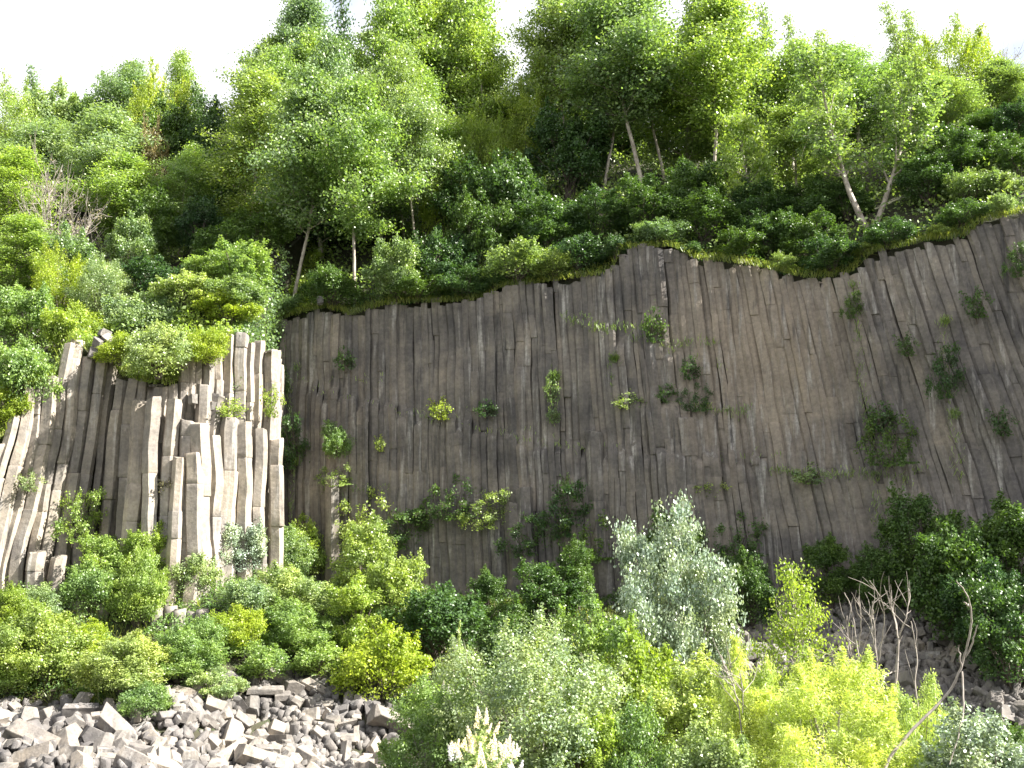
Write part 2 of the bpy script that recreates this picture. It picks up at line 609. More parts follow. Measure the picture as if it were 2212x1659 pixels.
def wall(root, pl, u0, u1, left, top=None):
    u = u0
    drift = 0
    cnt = 0
    while u < u1:
        w = rng.uniform(.27, .52) if left else rng.choice((rng.uniform(.19, .28), rng.uniform(.26, .40), rng.uniform(.26, .42)))
        x, y, t, nv = pl.at(u + w / 2)
        drift = drift * .72 + rng.gauss(0, .07)
        if rng.random() < .05:
            drift += rng.choice((-.28, .22))
        zt = (ztop(x, pl) if top is None else top) + rng.gauss(0, .12) + (.12 if rng.random() < .15 else 0)
        me = column_mesh(pl, u + w / 2, w, zt, foot(x) - 1.0, (-.12 + max(-.26, min(.28, drift * 1.1))) if left else (-.1 + max(-.10, min(.15, drift * .8))), left, rng,
                         1.15 if left else .58, not left)
        link(bpy.data.objects.new('basalt_column', me), root)
        u += w * .97
        cnt += 1
    print('columns', cnt)


MAIN = thing('cliff_wall', (0, 45, 0), 'tall shaded grey brown basalt wall of close set columns', 'cliff', kind='structure')
RIGHT = thing('cliff_wall', (17, 41, 0), 'shaded basalt wall at the right with leaning columns beyond the dark crack', 'cliff', kind='structure')
LEFT = thing('cliff_spur', (-13, 39, 0), 'sunlit pale basalt columns with broken heads at the left of the wall', 'cliff', kind='structure')
for o in (MAIN, RIGHT, LEFT):
    o.location = (0, 0, 0)
X_CRACK = hit_wall(1835, 800).x
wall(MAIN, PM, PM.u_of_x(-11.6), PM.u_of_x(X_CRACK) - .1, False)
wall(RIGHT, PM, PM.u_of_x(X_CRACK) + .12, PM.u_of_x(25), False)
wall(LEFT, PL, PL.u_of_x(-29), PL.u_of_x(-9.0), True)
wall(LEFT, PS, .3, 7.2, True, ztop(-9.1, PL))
# a front row of broken columns on the sunlit part: (x, y of its head, how far it stands out, width)
for px, py, pr, w in ((318, 862, .35, .55), (343, 858, .48, .5), (368, 862, .5, .5), (396, 905, .75, .5), (420, 912, .95, .58), (402, 975, 1.15, .55),
                      (372, 985, 1.0, .42), (452, 940, .7, .55), (490, 900, .55, .6), (522, 912, .5, .55), (552, 925, .42, .5),
                      (591, 946, .42, .5), (437, 830, .38, .5), (462, 850, .3, .5), (85, 1190, .4, .5), (128, 1200, .42, .5)):
    q = hit_wall(px, py)
    uu = PL.u_of_x(q.x)
    x, y, t, nv = PL.at(uu)
    zq = q.z * (1 - pr / 40)
    me = column_mesh(PL, uu, w, zq, foot(x) - 1.4, pr, True, rng, 1.05, False, stub=True, bend=rng.uniform(-.12, .12))
    link(bpy.data.objects.new('basalt_column', me), LEFT)
# shattered ledge and buttress stubs at the foot of the shaded wall
for px, py, pr, w in ((1110, 1060, .35, .5), (1135, 1050, .38, .55), (730, 1020, .55, .45), (1480, 905, .55, .5), (1505, 1000, .5, .5), (1285, 930, .35, .5)):
    q = hit_wall(px, py)
    uu = PM.u_of_x(q.x)
    x, y, t, nv = PM.at(uu)
    me = column_mesh(PM, uu, w * 1.15, q.z * (1 - pr / 45) + rng.uniform(-.45, .12), foot(x) - 1.2, pr, False, rng, .8, False, stub=True)
    link(bpy.data.objects.new('basalt_column', me), MAIN)


# ------------------------------------------------------------------ lower outcrop among the left shrubs
def outcrop(px, py, Y, wpx, n, label, r):
    c = P(px, py, Y)
    gz = front_z(c.x, Y)
    root = thing('rock_outcrop', (c.x, Y, gz), label, 'rock outcrop')
    W = wpx / FPX * Y
    H = max(.6, c.z - gz)
    for k in range(n):
        x = -W / 2 + W * (k + .5) / n
        w = W / n * 1.25
        y = r.uniform(-.25, .25) + abs(x) * .25
        h = H - r.uniform(0, .2) - abs(x) * .15
        nn = 6
        ph = r.uniform(0, 1)
        V, F = [], []
        zs = np.linspace(-.8, h, 9)
        for i, z in enumerate(zs):
            for a in range(nn):
                an = ph + 2 * math.pi * a / nn
                rr = w * .56 * (1 + r.uniform(-.06, .06)) * (.9 if i == 8 else 1)
                V.append((x + math.cos(an) * rr + .05 * math.sin(z * 2 + k), y + math.sin(an) * rr, z + (r.uniform(-.06, .06) if i == 8 else 0)))
        for i in range(8):
            for a in range(nn):
                b = (a + 1) % nn
                F.append((i * nn + a, i * nn + b, i * nn + nn + b, i * nn + nn + a))
        F.append(tuple(8 * nn + a for a in range(nn)))
        o = link(bpy.data.objects.new('basalt_column', mesh_from('basalt_column', V, F, M_LEFT)), root)
    return root


rr0 = random.Random(5)
outcrop(365, 1305, 37.2, 250, 11, 'low shaded rock step between the shrubs under the sunlit columns', rr0)
outcrop(150, 1285, 36.8, 150, 7, 'rock step left of the low step, half hidden by grass', rr0)


# ------------------------------------------------------------------ plants
def tubes(lines, sides=5):
    """lines: list of (points (n,3), radii (n)) -> vertices, quads"""
    V, F = [], []
    base = 0
    ca = np.cos(np.arange(sides) * 2 * np.pi / sides)[:, None]
    sa = np.sin(np.arange(sides) * 2 * np.pi / sides)[:, None]
    for pts, rad in lines:
        pts = np.asarray(pts, float)
        n = len(pts)
        tg = np.gradient(pts, axis=0)
        tg /= np.linalg.norm(tg, axis=1)[:, None] + 1e-9
        ref = np.array([1., 0, 0]) if abs(tg[0][0]) < .8 else np.array([0, 1., 0])
        for i in range(n):
            a = np.cross(tg[i], ref); a /= np.linalg.norm(a) + 1e-9
            b = np.cross(tg[i], a)
            V.append(pts[i] + (ca * a + sa * b) * rad[i])
        for i in range(n - 1):
            for k in range(sides):
                k2 = (k + 1) % sides
                F.append((base + i * sides + k, base + i * sides + k2, base + (i + 1) * sides + k2, base + (i + 1) * sides + k))
        base += n * sides
    return np.concatenate(V), np.array(F)


def leaf_mesh(name, C, size, mat, g, aspect=.72, up=.5, out=None, hang=0.0):
    n = len(C)
    N = g.normal(size=(n, 3))
    N[:, 2] += up
    if out is not None:
        N += out
    N /= np.linalg.norm(N, axis=1)[:, None] + 1e-9
    D = g.normal(size=(n, 3))
    D[:, 2] -= hang
    D -= N * (D * N).sum(1)[:, None]
    D /= np.linalg.norm(D, axis=1)[:, None] + 1e-9
    Sd = np.cross(N, D)
    s = (size * g.uniform(.6, 1.3, n))[:, None]
    a = aspect * .5
    V = np.stack([C - D * s * .5, C + Sd * s * a + D * s * .05, C + D * s * .5, C - Sd * s * a + D * s * .05], 1).reshape(-1, 3)
    F = np.arange(4 * n).reshape(n, 4)
    return mesh_from(name, V, F, mat)


def curve_pts(p0, d0, L, n, g, bendz, wig=.12):
    pts = [np.array(p0, float)]
    d = np.array(d0, float)
    d /= np.linalg.norm(d)
    for i in range(n):
        d = d + g.normal(size=3) * wig + np.array([0, 0, bendz / n])
        d /= np.linalg.norm(d)
        pts.append(pts[-1] + d * L / n)
    return np.array(pts)


def grow(seed, H, W, stems=1, t0=.25, prof='cone', nb=34, nsub=5, nleaf=14000, lsize=.11, sig=.16, rise=.6, bend=.2,
         trunk_r=.09, spread=.25, aspect=.72, hang=0., tipgap=1.0, up=.5):
    """a plant of height H and crown width W -> wood lines, leaf centres"""
    g = np.random.default_rng(seed)
    lines, tips = [], []
    profs = {'cone': lambda t: max(.1, 1.08 * (1 - t) ** .75 * min(1, .35 + t * 3.2)),
             'oval': lambda t: max(.14, math.sin(math.pi * min(1, (t * .86 + .12))) ** .7),
             'round': lambda t: max(.25, math.sqrt(max(0, 1 - (1.6 * t - .62) ** 2))),
             'spire': lambda t: max(.07, (1 - t) ** 1.1)}
    pf = profs[prof]
    for s in range(stems):
        if stems == 1:
            d0 = np.array([g.normal() * .02, g.normal() * .02, 1.])
            p0 = np.zeros(3)
            L = H
        else:
            a = 2 * math.pi * s / stems + g.uniform(-.5, .5)
            k = spread * (g.uniform(.3, 1.1) if stems > 2 else 1)
            if stems == 2:
                a = math.pi * s
            d0 = np.array([math.cos(a) * k, math.sin(a) * k, 1.])
            p0 = np.array([math.cos(a), math.sin(a), 0]) * W * .03
            L = H * g.uniform(.75, 1.02)
        tr = curve_pts(p0 - np.array([0, 0, .15]), d0, L, 9, g, 1.3 if stems == 2 else .15, (.03 if stems == 1 else .045 if stems == 2 else .1))
        tr[:, 2] *= L / max(tr[-1, 2], .1) if stems == 1 else 1
        r0 = trunk_r * (1 if stems == 1 else .6)
        lines.append((tr, r0 * (1 - np.linspace(0, .9, 10)) + .006))
        nbs = max(4, nb // stems)
        for b in range(nbs):
            t = (b + g.uniform(.1, .9)) / nbs
            tt = t0 + (1 - t0) * t * .985
            i = tt * 9
            k = int(min(8, i))
            p = tr[k] * (1 - (i - k)) + tr[k + 1] * (i - k)
            a = b * 2.399 + g.uniform(-.5, .5)
            ln = W * .5 * pf(t) * g.uniform(.62, 1.18)
            d = np.array([math.cos(a), math.sin(a), rise * g.uniform(.6, 1.4)])
            if stems > 1:
                d[:2] += d0[:2] * .8
            br = curve_pts(p, d, ln, 5, g, bend, .1)
            rb = max(.008, r0 * (1 - tt) * .45 + .006)
            lines.append((br, np.linspace(rb, .005, 6)))
            tips.append((br[2:], 1.0 * ln))
            for q in range(nsub):
                f = g.uniform(.25, 1.0) * 5
                kk = int(min(4, f))
                pp = br[kk] * (1 - (f - kk)) + br[kk + 1] * (f - kk)
                dd = (br[min(5, kk + 1)] - br[kk])
                dd = dd / (np.linalg.norm(dd) + 1e-9) + g.normal(size=3) * .65
                sl = ln * g.uniform(.25, .5) + .12
                sb = curve_pts(pp, dd, sl, 3, g, bend * .7, .15)
                lines.append((sb, np.linspace(.007, .003, 4)))
                tips.append((sb, sl))
    wts = np.array([t[1] for t in tips]) * g.uniform(.15, 1.85, len(tips))     # some limbs are leafier than others
    cnt = g.multinomial(nleaf, wts / wts.sum())
    C = []
    for (pts, _), c in zip(tips, cnt):
        if c == 0:
            continue
        f = g.uniform(0, 1, c) ** .8 * (len(pts) - 1)
        k = np.minimum(f.astype(int), len(pts) - 2)
        fr = (f - k)[:, None]
        base = pts[k] * (1 - fr) + pts[k + 1] * fr
        off = g.normal(size=(c, 3)) * sig * np.array([1, 1, .75])
        if hang:
            off[:, 2] -= np.abs(g.exponential(hang, c))
        C.append(base + off)
    C = np.concatenate(C)
    # fit the crown to the asked width and height
    wx = np.percentile(np.abs(C[:, :2]), 97) * 2
    k = W / wx
    hz = H / np.percentile(C[:, 2], 99.8)
    sc = np.array([k, k, hz])
    C *= sc
    lines = [(l * sc, r) for l, r in lines]
    lines.sort(key=lambda q: -q[1][0])
    C[:, 2] = np.maximum(C[:, 2], .03)
    outv = C.copy(); outv[:, 2] = 0
    outv /= (W * .5)
    return lines, C, outv * .6, g, dict(size=lsize, aspect=aspect, hang=hang * 2, up=up)


def grow_dome(seed, H, W, nclump=34, nleaf=15000, lsize=.09, cr=.24, stems=7, trunk_r=.05, aspect=.72, hang=0., up=.6, skirt=.12, shoots=.2, low=.1):
    """a bush: stems fan out to leafy clumps that sit on a dome"""
    g = np.random.default_rng(seed)
    Rw = W / 2
    lines, C, O = [], [], []
    cents = []
    tries = 0
    while len(cents) < nclump and tries < 4000:
        tries += 1
        d = g.normal(size=3)
        d /= np.linalg.norm(d)
        if d[2] < -.45:
            continue
        k = g.uniform(.45, .95)
        asym = 1 + .16 * math.sin(math.atan2(d[1], d[0]) * 2 + seed)
        c = np.array([d[0] * Rw * k * asym, d[1] * Rw * k * asym, H * (.45 + d[2] * (.44 if d[2] > 0 else .36) * k / .8)])
        if any(np.linalg.norm((c - q) / (W, W, H)) < .105 for q, _ in cents):
            continue
        cents.append((c, d))
    for i, (c, d) in enumerate(cents):
        r = W * cr * .5 * g.uniform(.45, 1.45)
        a = i * 2.4
        p0 = np.array([math.cos(a), math.sin(a), 0]) * W * .035 - np.array([0, 0, .1])
        m = (p0 + c) / 2 + np.array([-c[0] * .12, -c[1] * .12, H * .08]) + g.normal(size=3) * W * .02
        t = np.linspace(0, 1, 8)[:, None]
        pts = (1 - t) ** 2 * p0 + 2 * t * (1 - t) * m + t ** 2 * c
        pts[1:-1] += g.normal(size=(6, 3)) * W * .008
        lines.append((pts, trunk_r * (1 - np.linspace(0, .88, 8)) * (1 if i < stems else .5) + .004))
        for _ in range(7):
            e = g.normal(size=3) + d * .8
            e /= np.linalg.norm(e)
            k = g.integers(4, 8)
            lines.append((curve_pts(pts[k], e, r * 1.1, 3, g, .2, .15), np.linspace(.008, .003, 4)))
        n = int(nleaf / nclump * (r / (W * cr * .5)) ** 2 * g.uniform(.75, 1.25))
        e = g.normal(size=(n, 3)) + d * .45
        e /= np.linalg.norm(e, axis=1)[:, None]
        lump = 1 + .28 * np.sin(e[:, :1] * 5 + i) * np.sin(e[:, 1:2] * 5 + 2 * i) + .15 * np.sin(e[:, 2:3] * 9 + i)
        q = c + e * r * lump * (g.uniform(0, 1, (n, 1)) ** .42) * np.array([1.05, 1.05, .8]) + g.normal(size=(n, 3)) * .02
        C.append(q); O.append(e * .8)
        ns = int(n * shoots)
        if ns > 4:          # young shoots break the outline
            for _ in range(3):
                e1 = g.normal(size=3) * .5 + d * .6 + np.array([0, 0, .7 - hang * 2])
                sh = curve_pts(c + d * r * .6, e1, r * g.uniform(.45, .95), 4, g, .3 - hang * 4, .12)
                lines.append((sh, np.linspace(.008, .003, 5)))
                f = g.uniform(0, 1, ns // 3) * 3.999
                k = f.astype(int); fr = (f - k)[:, None]
                C.append(sh[k] * (1 - fr) + sh[k + 1] * fr + g.normal(size=(len(f), 3)) * .045)
                O.append(np.zeros((len(f), 3)))
    n = int(nleaf * skirt)
    a = g.uniform(0, 6.28, n); rr = Rw * np.sqrt(g.uniform(0, 1, n)) * .85
    C.append(np.stack([np.cos(a) * rr, np.sin(a) * rr, H * (low + .35 * g.uniform(0, 1, n))], 1)); O.append(np.zeros((n, 3)))
    C, O = np.concatenate(C), np.concatenate(O)
    if hang:
        C[:, 2] -= np.minimum(g.exponential(hang, len(C)), hang * 4)
    k = W / (np.percentile(np.hypot(C[:, 0], C[:, 1]), 96) * 2)
    hz = H / np.percentile(C[:, 2], 99.6)
    sc = np.array([k, k, hz])
    C = C * sc
    C[:, 2] = np.maximum(C[:, 2], .03)
    return [(l * sc, r) for l, r in lines], C, O, g, dict(size=lsize, aspect=aspect, hang=hang * 4, up=up)


PROTO = {}



def proto(key, leaf, bark, maxlines=260, sides=5, **kw):
    lines, C, o, g, lk = (grow_dome if kw.pop('dome', False) else grow)(**kw)
    if maxlines:
        lines = lines[:maxlines]
    v, f = tubes(lines, sides)
    wood = mesh_from('trunk', v, f, M_BARK[bark], True)
    lm = leaf_mesh('crown', C, lk['size'], M_LEAF[leaf], g, lk['aspect'], lk['up'], o, lk['hang'])
    PROTO[key] = (wood, lm, kw['H'], kw['W'])


for i in range(3):
    proto('poplar%d' % i, 'poplar', 'pale', seed=20 + i, H=8.0, W=3.4, t0=.32, prof='cone', nb=38, nsub=9, nleaf=34000, lsize=.098, sig=.15, rise=1.0, bend=.3, trunk_r=.06)
for i in range(2):
    proto('cone%d' % i, 'fresh', 'pale', seed=40 + i, H=8.0, W=3.2, t0=.1, prof='cone', nb=40, nsub=8, nleaf=30000, lsize=.095, sig=.15, rise=.9, bend=.3, trunk_r=.09)
for i in range(2):
    proto('spire%d' % i, 'poplar', 'brown', seed=50 + i, H=7.0, W=2.3, t0=.1, prof='spire', nb=44, nsub=4, nleaf=8000, lsize=.105, sig=.11, rise=.7, bend=.3, trunk_r=.06)
for i in range(3):
    proto('shrub%d' % i, 'deep', 'brown', dome=True, seed=60 + i, H=3.2, W=3.2, nclump=30, nleaf=17000, lsize=.095, cr=.30)
for i in range(3):
    proto('tall_shrub%d' % i, 'deep', 'brown', dome=True, seed=160 + i, H=4.8, W=3.0, nclump=36, nleaf=21000, lsize=.095, cr=.34)
for i in range(2):
    proto('bush%d' % i, 'fresh', 'brown', dome=True, seed=70 + i, H=2.2, W=2.8, nclump=24, nleaf=12000, lsize=.085, cr=.32)
for i in range(2):
    proto('feather%d' % i, 'yellow', 'brown', dome=True, seed=80 + i, H=3.0, W=3.4, nclump=30, nleaf=21000, lsize=.07, cr=.30, aspect=.5, shoots=.25)
for i in range(2):
    proto('ledge%d' % i, 'deep', 'brown', seed=190 + i, H=1.6, W=2.0, stems=5, t0=.1, prof='round', nb=22, nsub=8, nleaf=3000, lsize=.085, sig=.09, rise=.3, bend=-.4, spread=1.0, trunk_r=.022)
for i in range(2):
    proto('tuft%d' % i, 'deep', 'brown', seed=90 + i, H=1.0, W=1.1, stems=4, t0=.1, prof='round', nb=14, nsub=5, nleaf=800, lsize=.085, sig=.075, rise=.35, bend=-.3, spread=.8, trunk_r=.018)
proto('twin', 'poplar', 'pale', seed=101, H=8.0, W=4.6, stems=2, t0=.3, prof='oval', nb=50, nsub=6, nleaf=15000, lsize=.115, sig=.15, rise=.7, bend=.3, spread=.75, trunk_r=.17)
proto('small_tree', 'fresh', 'grey', seed=103, H=4.0, W=2.2, t0=.28, prof='oval', nb=30, nsub=5, nleaf=4800, lsize=.11, sig=.13, rise=.5, bend=.2, trunk_r=.05)
proto('silver', 'silver', 'grey', seed=110, H=5.0, W=4.4, stems=5, t0=.1, prof='cone', nb=74, nsub=8, nleaf=32000, lsize=.10, sig=.13, rise=.6, bend=.25, spread=.4, trunk_r=.07)
proto('young_birch', 'fresh', 'pale', seed=112, H=5.2, W=2.7, t0=.12, prof='cone', nb=46, nsub=6, nleaf=8500, lsize=.085, sig=.10, rise=.75, bend=.35, trunk_r=.05)
proto('broad', 'sage', 'grey', dome=True, seed=114, H=5.2, W=5.4, nclump=70, nleaf=52000, lsize=.075, cr=.21, stems=12, trunk_r=.07, maxlines=900, skirt=.08, shoots=.16, low=.2)
proto('broad_small', 'sage', 'grey', dome=True, seed=115, H=4.0, W=4.0, nclump=46, nleaf=30000, lsize=.075, cr=.25, maxlines=500)
proto('thicket', 'fresh', 'brown', dome=True, seed=116, H=3.2, W=3.6, nclump=38, nleaf=28000, lsize=.08, cr=.28, maxlines=400)
proto('willow', 'willow', 'grey', dome=True, seed=118, H=5.0, W=5.6, nclump=60, nleaf=85000, lsize=.12, cr=.24, aspect=.22, hang=.13, up=.2, trunk_r=.08, stems=10, maxlines=700, shoots=.3)
proto('willow_small', 'willow', 'grey', dome=True, seed=119, H=3.4, W=3.2, nclump=34, nleaf=32000, lsize=.115, cr=.28, aspect=.22, hang=.12, up=.2, maxlines=300, shoots=.3)
proto('lilac', 'pale', 'brown', dome=True, seed=121, H=3.6, W=4.0, nclump=44, nleaf=24000, lsize=.085, cr=.25)
proto('twiggy', 'twig', 'dead', seed=123, H=3.4, W=3.4, stems=8, t0=.15, prof='round', nb=80, nsub=6, nleaf=900, lsize=.07, sig=.12, rise=.6, bend=.1, spread=.8, trunk_r=.045, maxlines=600, sides=4)

KINDS = {'tall_shrub': 3, 'poplar': 3, 'cone': 2, 'spire': 2, 'shrub': 3, 'bush': 2, 'feather': 2, 'tuft': 2, 'ledge': 2}
NAME = {'tall_shrub': ('shrub', 'shrub'), 'poplar': ('poplar_tree', 'tree'), 'cone': ('leafy_tree', 'tree'), 'spire': ('slender_tree', 'tree'), 'shrub': ('shrub', 'shrub'),
        'bush': ('bush', 'bush'), 'feather': ('feathery_shrub', 'shrub'), 'tuft': ('cliff_plant', 'plant'), 'twin': ('forked_tree', 'tree'),
        'small_tree': ('young_tree', 'tree'), 'silver': ('silvery_shrub', 'shrub'), 'young_birch': ('young_birch', 'tree'), 'broad': ('broad_bush', 'bush'),
        'broad_small': ('broad_bush', 'bush'), 'thicket': ('leafy_bush', 'bush'), 'willow': ('willow', 'tree'), 'willow_small': ('willow', 'tree'),
        'lilac': ('lilac_bush', 'bush'), 'twiggy': ('dry_shrub', 'shrub')}
prng = random.Random(3)
PLANTS = []


HT = 'trees on the slope above the cliff'
HS = 'shrubs on the slope above the cliff'


def plant(kind, px, top, Y, wpx, label, leaf=None, group=None, base=None, tilt=0, dz=0):
    """px, top: where the tip shows in the layout; Y: depth; wpx: crown width there. The plant stands on the ground at that depth."""
    above = group in (HT, HS)
    if above:
        x_ = P(px, top, Y).x
        Y = max(Y, max(Yw(x_), Yw(x_ + .1)) + .35)
        if NAME[kind][1] == 'tree' or group == HT:
            wpx *= 1.32
    if kind in ('shrub', 'bush', 'thicket', 'broad_small'):
        t_ = P(px, top, Y)
        if (t_.z - ground_z(t_.x, Y)) / (wpx / FPX * math.hypot(Y, 8)) > 1.3:
            leaf = leaf or {'shrub': 'deep', 'bush': 'fresh', 'thicket': 'fresh', 'broad_small': 'pale'}[kind]
            kind = 'tall_shrub'
    k = kind + str(prng.randrange(KINDS[kind])) if kind in KINDS else kind
    wood, lm, H0, W0 = PROTO[k]
    tip = P(px, top, Y)
    x = tip.x
    if base is None:
        z = ground_z(x, Y)
    else:
        z = P(px, base, Y).z
    H = tip.z - z
    for _ in range(2):       # x of the middle of the plant
        mid = proj((x, Y, z + H * .6))
        x += (px - mid[0]) / FPX * Y
        if base is None:
            z = ground_z(x, Y)
        H = tip.z - z
    if H < .25:
        print('LOW PLANT', label, round(H, 2))
        H = .35
    W = wpx / FPX * math.hypot(Y, 8)
    if NAME[kind][1] == 'tree':
        W = min(W, H * W0 / H0 / .42)
    else:
        H = max(H, .72 * W * H0 / W0)
    nm, cat = NAME[kind]
    o = thing(nm, (x, Y, z + dz), label, cat, group, prng.uniform(0, 6.28))
    o.scale = (W / W0, W / W0, H / H0)
    o.rotation_euler = (tilt, 0, prng.uniform(0, 6.28)) if tilt else (0, 0, prng.uniform(0, 6.28))
    link(bpy.data.objects.new('trunk' if cat == 'tree' else 'stems', wood), o)
    c = link(bpy.data.objects.new('crown', lm), o)
    if leaf:
        c.material_slots[0].link = 'OBJECT'
        c.material_slots[0].material = M_LEAF[leaf]
    if kind == 'twin':
        o.rotation_euler = (0, 0, .15)
    PLANTS.append((o, H, W))
    return o


def ground_hit(px, py):
    """where a layout line of sight meets the slope below the cliff, or the foot of the wall"""
    Y = 14.0
    while Y < 60:
        q = P(px, py, Y)
        if q.y > Yw(q.x) - .35 or q.z <= front_z(q.x, Y):
            break
        Y += .04
    return min(Y, Yw(q.x) - .35)


def bush_at(kind, px, base, hpx, wpx, label, leaf=None):
    return plant(kind, px, base - hpx, ground_hit(px, base), wpx, label, leaf, 'shrubs and trees below the cliff')


def wall_plant(kind, px, py, wpx, hpx, label, leaf=None, out=.25):
    """a plant rooted in a crack of the cliff; py is the foot of it"""
    q = hit_wall(px, py)
    k = kind + str(prng.randrange(KINDS[kind])) if kind in KINDS else kind
    wood, lm, H0, W0 = PROTO[k]
    x, y, t, nv = plan_of(px).at(plan_of(px).u_of_x(q.x))
    p = Vector((q.x + nv[0] * out, q.y + nv[1] * out, q.z))
    nm, cat = NAME['tuft']
    o = thing(nm, p, label, cat, 'plants rooted in the cliff face')
    o.scale = (wpx / FPX * q.y / W0,) * 2 + (hpx / FPX * q.y / H0,)
    a = math.atan2(nv[1], nv[0])
    o.rotation_euler = Euler((0, R(prng.uniform(15, 32)), a), 'XYZ')
    link(bpy.data.objects.new('stems', wood), o)
    c = link(bpy.data.objects.new('crown', lm), o)
    if leaf:
        c.material_slots[0].link = 'OBJECT'
        c.material_slots[0].material = M_LEAF[leaf]
    return o


